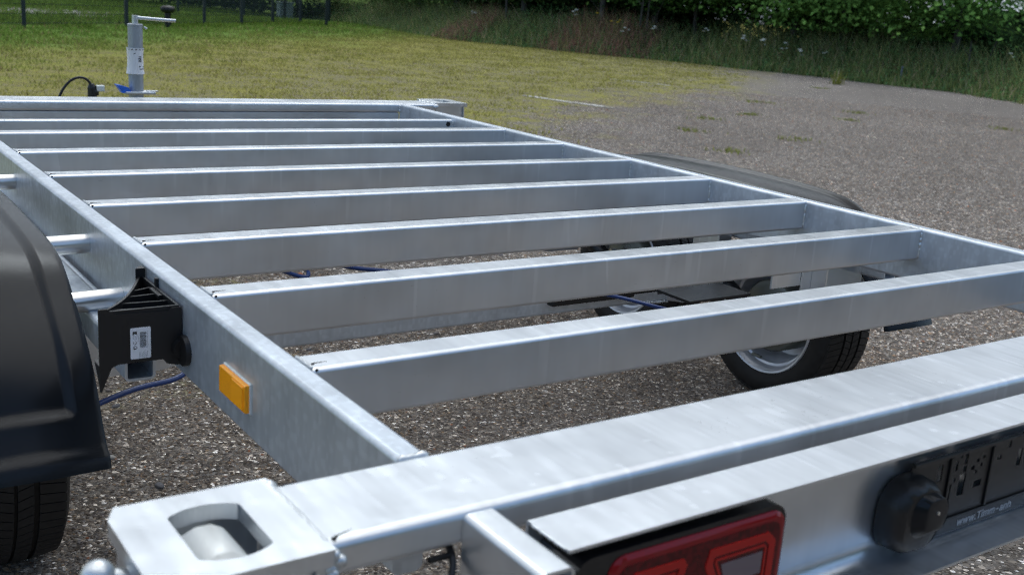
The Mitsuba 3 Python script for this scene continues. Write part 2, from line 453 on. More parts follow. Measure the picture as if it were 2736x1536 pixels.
# ------------------------------------------------------------------ the trailer
TR = thing('flatbed_trailer', 'galvanised steel trailer frame with open cross beams, no deck, black mudguards', 'trailer')
RAIL_H, RAIL_W = 0.153, 0.041
for s in (0, 1):
    x0 = -RAIL_W if s == 0 else 2.0
    k = part(TR, 'side_rail', bar(x0, x0 + RAIL_W, 0.147, 3.868, -RAIL_H, 0.0, 0.009, 'y'), 'dull_galvanised', label='left side rail' if s == 0 else 'right side rail')
    xe = x0 + RAIL_W / 2
    part(k, 'weld', [ridge_bead((x0, 0.147, -0.002), (x0 + RAIL_W, 0.147, -0.002), 0.005), ridge_bead((x0 + RAIL_W * (s == 0) , 0.148, -0.008), (x0 + RAIL_W * (s == 0), 0.148, -0.04), 0.004)], 'cast_zinc', True)

YB = [0.4705, 0.8818, 1.2930, 1.7042, 2.1155, 2.5270, 2.9400]
BW, BH = 0.066, 0.088
for i, y in enumerate(YB):
    k = part(TR, 'crossbeam', bar(0.0, 2.0, y, y + BW, -BH, -0.0015, 0.0075, 'x'), 'galvanised')
    w = [ridge_bead((1.9995, y - 0.0005, -0.010), (1.9995, y - 0.0005, -BH + 0.004), 0.0034), bead((1.9985, y - 0.002, -0.012), (1.9985, y - 0.002, -BH * 0.75), 0.0026, 0.011)]
    w += [tube([(0.0005, y + 0.006 + 0.0055 * q_, -0.0018 + 0.0003 * math.sin(1.7 * q_)) for q_ in range(11)], [0.0026 + 0.0005 * math.sin(2.3 * q_ + y * 9) for q_ in range(11)], 8), ridge_bead((1.999, y + 0.008, -0.003), (1.999, y + BW - 0.006, -0.003), 0.0035)]
    part(k, 'weld', w, 'cast_zinc', True)
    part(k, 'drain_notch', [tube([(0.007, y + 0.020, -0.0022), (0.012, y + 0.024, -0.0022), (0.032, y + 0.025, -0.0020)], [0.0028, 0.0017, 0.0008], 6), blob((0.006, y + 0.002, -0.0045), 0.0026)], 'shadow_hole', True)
k = part(TR, 'crossbeam', bar(0.0, 2.0, 3.363, 3.363 + 0.04, -0.100, -0.014, 0.0075, 'x'), 'galvanised', label='low front crossbeam')
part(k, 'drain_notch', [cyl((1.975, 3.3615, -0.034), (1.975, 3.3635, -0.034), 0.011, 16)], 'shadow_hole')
part(k, 'weld', bead((1.999, 3.362, -0.02), (1.999, 3.362, -0.09), 0.004), 'cast_zinc', True)

CH = -0.041                     # underside of the two end members laid flat
rear = part(TR, 'rear_crossmember', bar(-0.196, 2.196, 0.0, 0.147, CH, 0.0, 0.011, 'x', n=6), 'galvanised', label='wide flat rear cross member nearest the viewer')
part(rear, 'weld', [tube([(-0.197, 0.005 + 0.0057 * i, -0.0006 + 0.0003 * math.sin(i * 1.3)) for i in range(25)], [0.0030 + 0.0004 * math.sin(i * 2.1) for i in range(25)], 8), cat([blob((-0.193 + rng.normal(0, .005), -0.003 + rng.normal(0, .003), -0.010 - 0.004 * i), 0.007) for i in range(6)]), blob((-0.197, 0.150, -0.006), 0.009),
                    bead((-0.001, -0.003, -0.012), (-0.001, -0.003, -0.055), 0.0042)], 'cast_zinc', True)
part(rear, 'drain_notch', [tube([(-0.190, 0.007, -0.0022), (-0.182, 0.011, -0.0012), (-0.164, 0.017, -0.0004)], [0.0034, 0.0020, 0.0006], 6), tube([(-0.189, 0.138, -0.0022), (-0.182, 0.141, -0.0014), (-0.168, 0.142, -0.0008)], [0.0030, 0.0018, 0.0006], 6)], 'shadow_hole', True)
front = part(TR, 'front_crossmember', bar(-0.196, 2.205, 3.870, 4.048, CH, 0.0, 0.010, 'x'), 'galvanised', label='wide flat front cross member at the far end')
part(front, 'weld', [bead((2.001, 3.866, -0.006), (2.001, 3.866, -0.04), 0.006), ridge_bead((2.204, 3.875, -0.001), (2.204, 4.043, -0.001), 0.006), blob((2.207, 3.868, -0.012), 0.014)], 'cast_zinc', True)


def channel(y, sgn, x0, x1, z1, z0, fl, t=0.004):
    """Folded channel: web at y, flanges of depth fl towards sgn * y, as a cross section in (y, z)."""
    line = sg.LineString([(y + sgn * fl, z1 - t / 2), (y + sgn * t / 2, z1 - t / 2), (y + sgn * t / 2, z0 + t / 2), (y + sgn * fl, z0 + t / 2)])
    return extr(line.buffer(t / 2, cap_style='flat', quad_segs=3), x1 - x0, 'x', (x0, 0, 0))


def lb(m):
    """Size and place of the lamp bar and all it carries: it hangs behind the rear cross member, a slot apart."""
    m = cat(m) if isinstance(m, list) else m.copy()
    m.vertices = m.vertices * 0.962 + np.array([-0.0235, -0.0329, 0.0197])
    return m


carrier = part(TR, 'lamp_carrier', lb(channel(0.006, -1, 0.046, 2.082, -0.033, -0.241, 0.078)), 'galvanised', label='folded channel below the rear cross member that holds the lamps')
fil = sg.Polygon([(0.002, -0.237), (-0.026, -0.237)] + [(0.002 - 0.028 + 0.028 * math.sin(a), -0.237 + 0.028 - 0.028 * math.cos(a)) for a in np.linspace(0, math.pi / 2, 8)])
part(carrier, 'corner_bend', lb(extr(fil, 2.0, 'x', (0.05, 0, 0))), 'galvanised')
part(carrier, 'weld', lb(ridge_bead((0.046, -0.004, -0.0345), (0.046, -0.066, -0.0345), 0.0022)), 'cast_zinc', True)
part(carrier, 'hanger', [bar(x, x + 0.006, -0.031, -0.0005, -0.039, -0.014, 0.001, 'y') for x in (1.25, 1.65)], 'galvanised')
part(TR, 'front_channel', channel(3.874, 1, 0.0, 2.0, -0.043, -0.21, 0.05), 'galvanised')
part(TR, 'support_stub', bar(-0.043, -0.001, -0.140, -0.0005, -0.150, -0.004, 0.008, 'y', wall=0.004), 'galvanised', label='short open ended tube stub behind the left side rail')
part(TR, 'support_stub', bar(2.001, 2.043, -0.140, -0.0005, -0.150, -0.004, 0.008, 'y', wall=0.004), 'galvanised')


# corner plates with twist locks
def corner_plate(x0, x1, y0, y1, ztop, flip, name_label):
    o = sg.box(x0 + 0.016, y0, x1, y1).union(sg.box(x0, y0, x1, y1 - 0.018)).union(sg.Point(x0 + 0.018, y1 - 0.018).buffer(0.018))
    o = sg.box(x0 + .02, y0 + .0, x1 - .0, y1 - .0).buffer(0.004).union(sg.Polygon([(x0, y0 - .004), (x0, y1 - 0.022), (x0 + 0.012, y1 + .004), (x0 + 0.03, y1 + .004), (x0 + .03, y0 - .004)]))
    cx, cy = (x0 + x1) / 2 + 0.004, (y0 + y1) / 2 - 0.003
    hole = sg.Point(cx, cy).buffer(0.059, quad_segs=16).intersection(sg.box(cx - 0.037, cy - 0.08, cx + 0.037, cy + 0.08)).buffer(-0.006).buffer(0.006)
    t = 0.018
    m = extr(o.difference(hole), t, 'z', (0, 0, ztop - t))
    if flip:
        m = mirror_x(m)
    key = part(TR, 'corner_plate', m, 'galvanised', 20, label=name_label)
    below = [bar(x0 + 0.012, x0 + 0.018, y0 + 0.004, y1 - 0.006, ztop - 0.13, ztop - t - 0.0005, 0.001, 'y'), bar(x1 - 0.012, x1 - 0.002, y0 + 0.006, y1 - 0.006, ztop - 0.13, ztop - t - 0.0005, 0.001, 'y'),
             bar(x0 + 0.02, x1 - 0.014, y0 + 0.012, y0 + 0.018, ztop - 0.13, ztop - t - 0.0005, 0.001, 'x'), bar(x0 + 0.02, x1 - 0.014, y1 - 0.018, y1 - 0.012, ztop - 0.13, ztop - t - 0.0005, 0.001, 'x'), box(x0 + 0.019, x1 - 0.013, y0 + 0.019, y1 - 0.019, ztop - 0.13, ztop - 0.122)]
    below = cat(below)
    part(key, 'pocket', mirror_x(below) if flip else below, 'galvanised')
    # the lock head: a blunt ridge with sloping sides
    hw, hl = 0.035, 0.056
    pts = []
    for sx in (-1, 1):
        for sy in (-1, 1):
            pts += [(cx + sx * hw, cy + sy * hl * 0.80, ztop - 0.062), (cx + sx * hw * 0.55, cy + sy * hl, ztop - 0.062), (cx - 0.004 + sx * hw * 0.86, cy + sy * hl * 0.78, ztop - 0.030), (cx - 0.006 + sx * hw * 0.22, cy + sy * hl * 0.55, ztop - 0.008), (cx - 0.006 + sx * hw * 0.60, cy + sy * hl * 0.60, ztop - 0.016)]
    hd = m3.Manifold.hull_points(np.array(pts, float))
    hm = hd.to_mesh(); head = trimesh.Trimesh(hm.vert_properties[:, :3], hm.tri_verts)
    head = cat([head, cyl((cx, cy, ztop - 0.12), (cx, cy, ztop - 0.06), 0.018, 20), revolve_z([(0.030, -0.064), (0.034, -0.070), (0.034, -0.078), (0.0, -0.078)], 24, (cx, cy, ztop))])
    part(key, 'twist_lock', mirror_x(head) if flip else head, 'pale_cast', 45)
    hx = x0 - 0.010
    lever = cat([tube([(x0 + 0.03, cy + 0.010, ztop - 0.040), (x0 + 0.008, cy + 0.014, ztop - 0.037), (hx, cy + 0.018, ztop - 0.034)], [0.008, 0.009, 0.009], 12), trimesh.creation.icosphere(3, 0.017).apply_translation((hx - 0.011, cy + 0.021, ztop - 0.033))])
    part(key, 'lock_lever', mirror_x(lever) if flip else lever, 'cast_zinc', True)


def revolve_z(profile, n, c):
    m = revolve_x([(r, z) for r, z in profile], n, (0, 0, 0)); v = m.vertices[:, [1, 2, 0]]
    return trimesh.Trimesh(v + np.asarray(c, float), m.faces, process=False)


corner_plate(-0.370, -0.200, -0.012, 0.157, 0.0015, False, 'rear left corner plate with twist lock in its slot')
corner_plate(-0.395, -0.213, 3.875, 4.070, 0.006, True, 'front right corner plate jutting past the rail')
corner_plate(-0.370, -0.200, -0.012, 0.157, 0.0015, True, 'rear right corner plate')
corner_plate(-0.395, -0.213, 3.875, 4.070, 0.006, False, 'front left corner plate')

# tail lamps on the carrier
def slab(poly, y_front, depth, bev=0.0):
    """A plate standing in the x-z plane whose face looks towards -y; poly in (x, z)."""
    return extr(poly, depth, 'y', (0, y_front, 0))


def tail_lamp(flip, lab):
    mir = (lambda m: mirror_x(lb(m))) if flip else lb
    hous = rrect(0.335, 0.130, 0.026, 6); hous = sa.translate(hous, 0.058, -0.182)
    key = part(TR, 'tail_lamp', mir(slab(hous, -0.0695, 0.0705)), 'black_gloss', label=lab)
    lens = sa.translate(rrect(0.285, 0.126, 0.024, 6), 0.105, -0.185)
    hulls = [trimesh.Trimesh(*[np.asarray(a) for a in (lambda mm: (mm.vert_properties[:, :3], mm.tri_verts))(m3.Manifold.hull_points(np.array([(x, -0.066, z) for x, z in lens.exterior.coords] + [(x, -0.071, z) for x, z in lens.exterior.coords] + [(x, -0.0745, z) for x, z in lens.buffer(-0.005).exterior.coords])).to_mesh())])]
    part(key, 'lens', mir(cat(hulls)), 'red_lens', 35)
    yf = -0.0750
    def frame(pts, w):
        P = sg.Polygon(pts); return P.difference(P.buffer(-w))
    dark = sa.translate(rrect(0.262, 0.103, 0.017, 6), 0.117, -0.1735)
    part(key, 'dark_field', mir(slab(dark, yf, 0.002)), 'red_dark')
    lf = sg.Polygon([(0.125, -0.098), (0.142, -0.083), (0.215, -0.083), (0.222, -0.092), (0.200, -0.165), (0.131, -0.165)])
    rf = sg.Polygon([(0.258, -0.083), (0.358, -0.083), (0.371, -0.096), (0.371, -0.165), (0.282, -0.165), (0.252, -0.104)])
    br = [slab(P.difference(P.buffer(-0.011)), yf - 0.0012, 0.002) for P in (lf, rf)]
    br += [slab(P.buffer(-0.0145).difference(P.buffer(-0.018)), yf - 0.0011, 0.002) for P in (lf, rf)]
    part(key, 'light_guide', mir(cat(br)), 'red_bright')
    gl = sg.Polygon([(0.147, -0.107), (0.203, -0.107), (0.192, -0.138), (0.150, -0.138)]); gr = sg.Polygon([(0.279, -0.107), (0.350, -0.107), (0.350, -0.136), (0.289, -0.136)])
    for P in (gl, gr):
        part(key, 'reflector_pane', mir(slab(P, yf - 0.0009, 0.002)), 'lamp_grey')


tail_lamp(False, 'red tail lamp on the left')
tail_lamp(True, 'red tail lamp on the right')

# number plate holder, plate light
NP = part(TR, 'plate_holder', (lambda: lb(slab(sa.translate(rrect(0.52, 0.135, 0.004), 0.735, -0.2265).difference(shapely.union_all(
    [sg.box(x, z, x + w, z + h) for x, z, w, h in [(0.800, -0.134, 0.013, 0.027), (0.868, -0.118, 0.009, 0.034), (0.862, -0.170, 0.017, 0.036), (0.835, -0.178, 0.008, 0.032), (0.846, -0.125, 0.006, 0.017), (0.846, -0.143, 0.006, 0.006), (0.905, -0.164, 0.020, 0.011), (0.868, -0.131, 0.009, 0.010),
      (0.890, -0.132, 0.009, 0.007), (0.902, -0.121, 0.007, 0.006), (0.915, -0.130, 0.005, 0.006), (0.902, -0.140, 0.006, 0.006), (0.918, -0.117, 0.006, 0.005), (0.855, -0.105, 0.005, 0.013), (0.960, -0.128, 0.012, 0.007), (0.987, -0.112, 0.008, 0.02), (1.02, -0.15, 0.012, 0.03), (1.05, -0.13, 0.01, 0.01), (1.08, -0.16, 0.02, 0.03), (1.12, -0.12, 0.012, 0.02)]])), -0.014, 0.0022)))(), 'black_plastic', label='empty black number plate holder')
part(NP, 'rim_strip', lb([bar(0.735, 1.255, -0.0185, -0.014, -0.2275, -0.202, 0.002, 'x'), bar(0.735, 1.255, -0.0185, -0.014, -0.098, -0.0915, 0.002, 'x'), bar(0.828, 0.834, -0.0175, -0.014, -0.200, -0.099, 0.001, 'z'), bar(0.940, 0.946, -0.0175, -0.014, -0.200, -0.099, 0.001, 'z')]), 'black_plastic')
tx = meshkit.text_mesh('www.Timm-anh', 0.0120, 0.0006, bold=True)
tv = tx.vertices; txm = trimesh.Trimesh(np.c_[tv[:, 0] + 0.12 * tv[:, 1], -0.0187 - tv[:, 2], tv[:, 1]] + np.array([0.845, 0, -0.2195]), tx.faces)
sc = 0.150 / (txm.vertices[:, 0].max() - txm.vertices[:, 0].min()); txm.vertices[:, 0] = (txm.vertices[:, 0] - 0.845) * sc + 0.868
part(NP, 'lettering', lb(txm), 'print_grey', False, label='grey web address www.Timm-anh along the lower edge')
pl = []
base = rrect(0.112, 0.116, 0.046, 8); base = sa.translate(base, -0.056, -0.058)
pc = np.array([0.735, 0, -0.168])
body = m3.Manifold.hull_points(np.array([(pc[0] + x, -0.002, pc[2] + z) for x, z in base.exterior.coords] + [(pc[0] + x * .97, -0.030, pc[2] + z * .97) for x, z in base.exterior.coords] + [(pc[0] + 0.008 + x * 0.80, -0.040, pc[2] - 0.004 + z * 0.80) for x, z in base.exterior.coords]))
bm = body.to_mesh()
PLT = part(TR, 'plate_light', lb(trimesh.Trimesh(bm.vert_properties[:, :3], bm.tri_verts)), 'black_plastic', 38, label='round black number plate light')
cone = m3.Manifold.hull_points(np.array([(pc[0] + 0.010 + x * .66, -0.036, pc[2] + 0.002 + z * .66) for x, z in base.exterior.coords] + [(pc[0] + 0.020 + x * .50, -0.052, pc[2] + 0.006 + z * .46) for x, z in base.exterior.coords])).to_mesh()
part(PLT, 'cover', lb(trimesh.Trimesh(cone.vert_properties[:, :3], cone.tri_verts)), 'mudguard_plastic', 40)
part(PLT, 'screw', lb([cyl((pc[0] + 0.022, -0.0515, pc[2] + 0.010), (pc[0] + 0.022, -0.0540, pc[2] + 0.010), 0.0030, 12)]), 'plated_steel')
part(TR, 'lamp_cable', [tube(spline([(-0.048, 0.020, -0.046), (-0.050, 0.004, -0.056), (-0.063, -0.012, -0.078), (-0.085, -0.022, -0.11), (-0.10, -0.02, -0.16)], 24), 0.0042, 8), bar(-0.078, -0.050, 0.004, 0.010, -0.055, -0.049, 0.001, 'x')], 'black_plastic', True, label='short black lamp cable beside the tube stub')

# amber side reflector on the left rail
R0 = part(TR, 'side_reflector', bar(-RAIL_W - 0.0105, -RAIL_W + 0.0005, 0.600, 0.708, -0.108, -0.064, 0.0025, 'y'), 'amber', label='orange side reflector on the left rail')
part(R0, 'ridge', bar(-RAIL_W - 0.0125, -RAIL_W - 0.0104, 0.604, 0.650, -0.105, -0.067, 0.0009, 'y'), 'amber')
part(R0, 'backing', bar(-RAIL_W - 0.003, -RAIL_W + 0.0004, 0.5975, 0.7105, -0.1105, -0.0615, 0.001, 'y'), 'white_plastic')

# mudguards over the wheel pairs
def mudguard(flip, lab):
    yc = 1.91
    half = np.array([(1.044, -0.362), (1.056, -0.337), (1.070, -0.318), (1.092, -0.288), (1.118, -0.245), (1.205, -0.152), (1.295, -0.093), (1.365, -0.053), (1.50, -0.026), (1.70, -0.018), (1.91, -0.015)])
    pts = np.vstack([half, np.c_[2 * yc - half[-2::-1, 0], half[-2::-1, 1]]])
    path = spline(np.c_[pts, np.zeros(len(pts))], 240)[:, :2]
    tn = np.gradient(path, axis=0); tn /= np.linalg.norm(tn, axis=1, keepdims=True); nor = np.c_[-tn[:, 1], tn[:, 0]]
    s = np.r_[0, np.cumsum(np.linalg.norm(np.diff(path, axis=0), axis=1))]; L = s[-1]
    t = np.r_[np.linspace(0, 0.024, 5), np.linspace(0.028, 0.085, 24), np.linspace(0.095, 0.155, 6), np.linspace(0.160, 0.212, 14), np.linspace(0.218, 0.240, 6)]
    st = lambda a, b, x: np.clip((x - a) / (b - a), 0, 1) ** 2 * (3 - 2 * np.clip((x - a) / (b - a), 0, 1))
    S, TT = np.meshgrid(s, t, indexing='ij')
    rec = st(0.042, 0.064, TT) * (1 - st(0.176, 0.200, TT)) * st(0.100, 0.124, S) * (1 - st(L - 0.124, L - 0.100, S))
    off = -0.014 * rec + 0.018 * np.sin(np.pi * np.clip(TT / 0.26, 0, 1)) + 0.010 * (1 - st(0.020, 0.045, S)) - 0.030 * np.clip((TT - 0.215) / 0.025, 0, 1) ** 2 - 0.004 * np.clip((0.008 - TT) / 0.008, 0, 1) ** 2
    v = np.stack([-0.135 - TT, path[:, None, 0] + nor[:, None, 0] * off, path[:, None, 1] + nor[:, None, 1] * off], -1)
    n, mth = len(s), len(t)
    i, j = np.meshgrid(np.arange(n - 1), np.arange(mth - 1), indexing='ij')
    q = np.stack([i * mth + j, i * mth + j + 1, (i + 1) * mth + j + 1, (i + 1) * mth + j], -1).reshape(-1, 4)
    v2 = v - 0.004 * np.stack([0 * TT, np.broadcast_to(nor[:, None, 0], TT.shape), np.broadcast_to(nor[:, None, 1], TT.shape)], -1)
    N = n * mth
    # a flange hanging down from both long edges
    f = [q, q[:, ::-1] + N]
    e0 = np.arange(n - 1)
    for col in (0, mth - 1):
        a = e0 * mth + col; b = a + mth
        r = np.stack([a, b, b + N, a + N], -1)
        f.append(r if col == 0 else r[:, ::-1])
    for row in (0, n - 1):
        a = row * mth + np.arange(mth - 1); b = a + 1
        r = np.stack([a, b, b + N, a + N], -1); f.append(r[:, ::-1] if row == 0 else r)
    m = trimesh.Trimesh(*meshkit.arrays((np.vstack([v.reshape(-1, 3), v2.reshape(-1, 3)]), np.vstack(f)))[:2], process=False)
    key = part(TR, 'mudguard', mirror_x(m) if flip else m, 'mudguard_plastic', 40, label=lab)
    br = [bar(-0.150, -0.146, 1.16, 1.30, -0.30, -0.19, 0.001, 'y'), bar(-0.150, -0.146, 2.52, 2.66, -0.30, -0.19, 0.001, 'y')]
    for b_ in br:
        part(key, 'bracket', mirror_x(b_) if flip else b_, 'galvanised')
    for y, zp in ((1.30, -0.112), (1.5642, -0.058), (2.3572, -0.058)):
        tb = cat([cyl((-0.19 if y > 1.4 else -0.138, y, zp - 0.002), (-0.041, y, zp), 0.0215, 28), ridge_bead((-0.044, y - 0.02, zp), (-0.044, y + 0.02, zp), 0.004)])
        part(TR, 'support_pipe', mirror_x(tb) if flip else tb, 'plated_steel', 40)


mudguard(False, 'near left black mudguard with a recessed panel')
mudguard(True, 'far right black mudguard beyond the right rail')

# wheels
WR, WY, WZ = 0.285, 1.53, -0.45


def wheel(x_in, sgn, y, lab):
    c = (x_in, y, WZ); w = 0.212
    X = lambda u: sgn * u
    body = [(0.185, 0.012), (0.200, 0.004), (0.225, -0.003), (0.250, -0.002), (0.268, 0.008), (0.2755, 0.020), (0.2765, 0.05), (0.277, w / 2), (0.2765, w - 0.05), (0.2755, w - 0.020), (0.268, w - 0.008), (0.250, w + 0.002), (0.225, w + 0.003), (0.200, w - 0.004), (0.185, w - 0.012)]
    key = free(f'{TR}__wheel'); labels[key] = {'label': lab}
    part(key, 'tyre', revolve_x([(r, X(u)) for r, u in body], 96, c), 'rubber', 40)
    # tread: four ribs cut into blocks
    ribs = [(0.010, 0.062), (0.073, 0.103), (0.110, 0.140), (0.150, 0.202)]
    blocks = []
    N = 76
    for k, (u0, u1) in enumerate(ribs):
        for i in range(N):
            a0 = 2 * math.pi * (i + 0.04 + 0.5 * (k % 2)) / N; a1 = a0 + 2 * math.pi * 0.90 / N
            sk = 0.5 * (a1 - a0) * (1 if k % 2 else -1)
            rr = [0.2745, WR]
            edge = lambda u: 0.0 if 0.03 < u < w - 0.03 else -0.0075
            vv = []
            for r in rr:
                for (u, a) in ((u0, a0), (u1, a0 + sk), (u1, a1 + sk), (u0, a1)):
                    R = r + (edge(u) if r > 0.28 else edge(u) * 0.9 - 0.004)
                    vv.append((X(u), R * math.cos(a), R * math.sin(a)))
            blocks.append(np.array(vv))
    V = np.concatenate(blocks) + np.asarray(c); bf = np.array([[4, 5, 6, 7], [0, 1, 5, 4], [1, 2, 6, 5], [2, 3, 7, 6], [3, 0, 4, 7]])
    F = (bf[None] + (np.arange(len(blocks)) * 8)[:, None, None]).reshape(-1, 4)
    scene[f'{key}__tread'] = ply((V, F), 'rubber'); labels[f'{key}__tread'] = {'label': 'tread blocks around the tyre', 'kind': 'stuff'}
    rim = [(0.196, 0.010), (0.199, 0.004), (0.196, 0.0), (0.190, 0.002), (0.184, 0.012), (0.179, 0.020), (0.176, 0.036), (0.168, 0.040), (0.163, 0.052), (0.160, 0.10), (0.15, 0.135), (0.10, 0.140), (0.0, 0.140)]
    part(key, 'rim', revolve_x([(r, X(u)) for r, u in rim], 72, c), 'rim_silver', 35)
    outer = [(0.199, w - 0.004), (0.190, w - 0.002), (0.178, w - 0.03), (0.165, w - 0.06), (0.12, w - 0.045), (0.05, w - 0.05), (0.0, w - 0.05)]
    part(key, 'rim', revolve_x([(r, X(u)) for r, u in outer], 72, c), 'rim_silver', 35)
    drum = [(0.0, 0.004), (0.045, 0.004), (0.060, 0.010), (0.100, 0.016), (0.118, 0.022), (0.126, 0.034), (0.127, 0.12)]
    part(key, 'brake_drum', revolve_x([(r, X(u)) for r, u in drum], 64, c), 'drum_grey', 35)
    for a in np.arange(5) * 2 * np.pi / 5 - 1.9:
        q = np.array(c) + (X(0.0), 0.075 * math.cos(a), 0.075 * math.sin(a))
        part(key, 'bolt', cyl(q + (X(-0.012), 0, 0), q + (X(0.014), 0, 0), 0.0085, 6), 'plated_steel', 30)
    vc = np.array(c) + (X(0.03), 0.165 * math.cos(-1.3), 0.165 * math.sin(-1.3))
    part(key, 'balance_weight', [bar(min(vc[0], vc[0] + X(0.012)), max(vc[0], vc[0] + X(0.012)), vc[1] - 0.02, vc[1] + 0.02, vc[2] - 0.005, vc[2] + 0.004, 0.002, 'y')], 'drum_grey')


wheel(-0.158, -1, WY, 'near left rear wheel under the mudguard')
wheel(2.158, 1, WY, 'right rear wheel seen below the beams')
wheel(-0.158, -1, WY + 0.76, 'left front wheel')
wheel(2.158, 1, WY + 0.76, 'right front wheel')

# axles, their carriers and brackets
for k, y in enumerate((1.64, 2.40)):
    ax = part(TR, 'axle', bar(-0.05, 2.05, y, y + 0.075, -0.388, -0.313, 0.008, 'x'), 'dull_galvanised', label='rear axle tube' if k == 0 else 'front axle tube')
    for s in (0, 1):
        P = sg.Polygon([(1.79, -0.30), (2.035, -0.30), (2.035, -0.355), (2.010, -0.400), (1.86, -0.400), (1.79, -0.385)])
        pm = extr(P, 0.008, 'y', (0, y - 0.0085, 0))
        up = bar(1.985, 2.045, y - 0.02, y + 0.10, -0.303, -0.1535, 0.002, 'z')
        arm = cat([tube([(2.075, y + 0.04, -0.35), (2.085, y - 0.05, -0.40), (2.10, y - 0.11, WZ)], [0.034, 0.030, 0.034], 16), cyl((2.06, y - 0.11, WZ), (2.20, y - 0.11, WZ), 0.028, 20)])
        for m_, nm, mt in ((pm, 'end_plate', 'galvanised'), (up, 'mount', 'galvanised'), (arm, 'swing_arm', 'black_plastic')):
            part(ax, nm, m_ if s else mirror_x(m_), mt)
    part(ax, 'brake_pivot', [bar(1.30, 1.62, y - 0.035, y - 0.004, -0.352, -0.330, 0.004, 'x'), cyl((1.62, y - 0.02, -0.34), (1.95, y - 0.02, -0.34), 0.007, 10)], 'black_plastic')
    part(ax, 'weld', bead((1.80, y - 0.001, -0.392), (1.66, y - 0.001, -0.384), 0.004), 'cast_zinc', True)
AX = f'{TR}__axle'
part(AX, 'sticker', [box(1.752, 1.832, 1.6382, 1.6398, -0.364, -0.346)], 'print_black', label='small black maker sticker on the rear axle')
part(AX, 'sticker_print', [box(1.757 + 0.006 * i, 1.760 + 0.006 * i + (0.002 if i > 6 else 0), 1.6376, 1.6383, -0.3585, -0.352 if i > 6 else -0.355) for i in range(11) if i not in (6,)], 'white_label')
for s in (0, 1):
    m_ = bar(-0.113, -0.058, 1.02, 2.80, -0.190, -0.130, 0.009, 'y', wall=0.005)
    part(TR, 'axle_carrier', m_ if s == 0 else mirror_x(m_), 'dull_galvanised', label='left axle carrier tube with open end' if s == 0 else 'right axle carrier tube')
    rod = tube([(-0.058, 1.20, -0.136), (-0.058, 2.75, -0.136)], [0.0085, 0.0085], 12)
    part(TR, 'brake_rod', rod if s == 0 else mirror_x(rod), 'dull_galvanised', 40)
    pm = [bar(-0.0575, -0.0415, y, y + 0.06, -0.185, -0.155, 0.001, 'y') for y in (1.10, 1.9, 2.7)]
    part(f'{TR}__axle_carrier' + ('_001' if s else ''), 'spacer', cat(pm) if s == 0 else mirror_x(cat(pm)), 'galvanised')
# a hanger plate by the right rear wheel
part(TR, 'hanger_plate', [bar(1.925, 1.975, 1.205, 1.211, -0.31, -0.1535, 0.001, 'z'), bar(1.965, 1.971, 1.150, 1.2045, -0.31, -0.1535, 0.001, 'z'), bar(1.80, 1.925, 1.212, 1.218, -0.24, -0.155, 0.001, 'x')], 'galvanised')
part(TR, 'splash_sheet', [bar(1.60, 1.86, 1.34, 1.50, -0.300, -0.292, 0.002, 'x')], 'black_plastic')

# blue brake cables and hoses hanging under the frame
CB = 'blue_cable'
part(TR, 'brake_cable', tube(spline([(-0.22, 1.175, -0.318), (-0.107, 1.222, -0.302), (0.0, 1.268, -0.2965), (0.086, 1.306, -0.296), (0.13, 1.36, -0.26), (0.10, 1.45, -0.16), (0.08, 1.6, -0.12)], 40), 0.0058, 10), CB, True, label='blue cable slung under the left rail')
part(TR, 'brake_cable', tube(spline([(1.20, 1.76, -0.315), (1.36, 1.60, -0.305), (1.44, 1.495, -0.302), (1.50, 1.345, -0.305), (1.60, 1.33, -0.33), (1.75, 1.42, -0.38), (2.0, 1.53, -0.42)], 40), 0.0058, 10), CB, True, label='blue cable near the rear axle')
part(TR, 'brake_cable', tube(spline([(0.78, 2.50, -0.42), (0.80, 2.385, -0.400), (0.828, 2.34, -0.402), (0.862, 2.395, -0.400), (0.90, 2.52, -0.40), (0.96, 2.47, -0.395), (1.02, 2.40, -0.398), (1.09, 2.345, -0.40), (1.2, 2.25, -0.41)], 60), 0.0075, 8), CB, True, label='looped blue cable under the middle of the frame')
part(TR, 'front_cable', tube(spline([(1.86, 3.90, -0.075), (1.92, 3.86, -0.090), (1.975, 3.83, -0.100), (1.998, 3.82, -0.102)], 16), 0.008, 8), 'black_plastic', True)
part(TR, 'front_cable', [cyl((1.985, 3.82, -0.102), (2.0, 3.82, -0.102), 0.012, 14)], 'black_plastic')

# drawbar, jack, leads at the front
for s in (0, 1):
    p0, p1 = np.array([0.25, 3.96, -0.26]), np.array([0.965, 5.35, -0.26])
    L = np.linalg.norm(p1 - p0); m_ = bar(-0.03, 0.03, 0, L, -0.05, 0.05, 0.006, 'y'); a = math.atan2(p1[0] - p0[0], p1[1] - p0[1])
    m_.apply_transform(trimesh.transformations.rotation_matrix(-a, (0, 0, 1))); m_.apply_translation(p0)
    part(TR, 'drawbar', m_ if s == 0 else mirror_x(m_), 'galvanised')
part(TR, 'coupling', [bar(0.955, 1.045, 5.25, 5.62, -0.30, -0.21, 0.02, 'y'), cyl((1.0, 5.62, -0.32), (1.0, 5.62, -0.20), 0.05, 24)], 'galvanised')
JX, JY = 1.0, 4.845
JK = part(TR, 'jack', [cyl((JX, JY, -0.45), (JX, JY, 0.276), 0.0365, 40), revolve_z([(0.0, 0.284), (0.034, 0.284), (0.0385, 0.281), (0.0385, 0.272), (0.0365, 0.270)], 40, (JX, JY, 0))], 'grey_zinc', 40, label='upright tube of the drawbar jack')
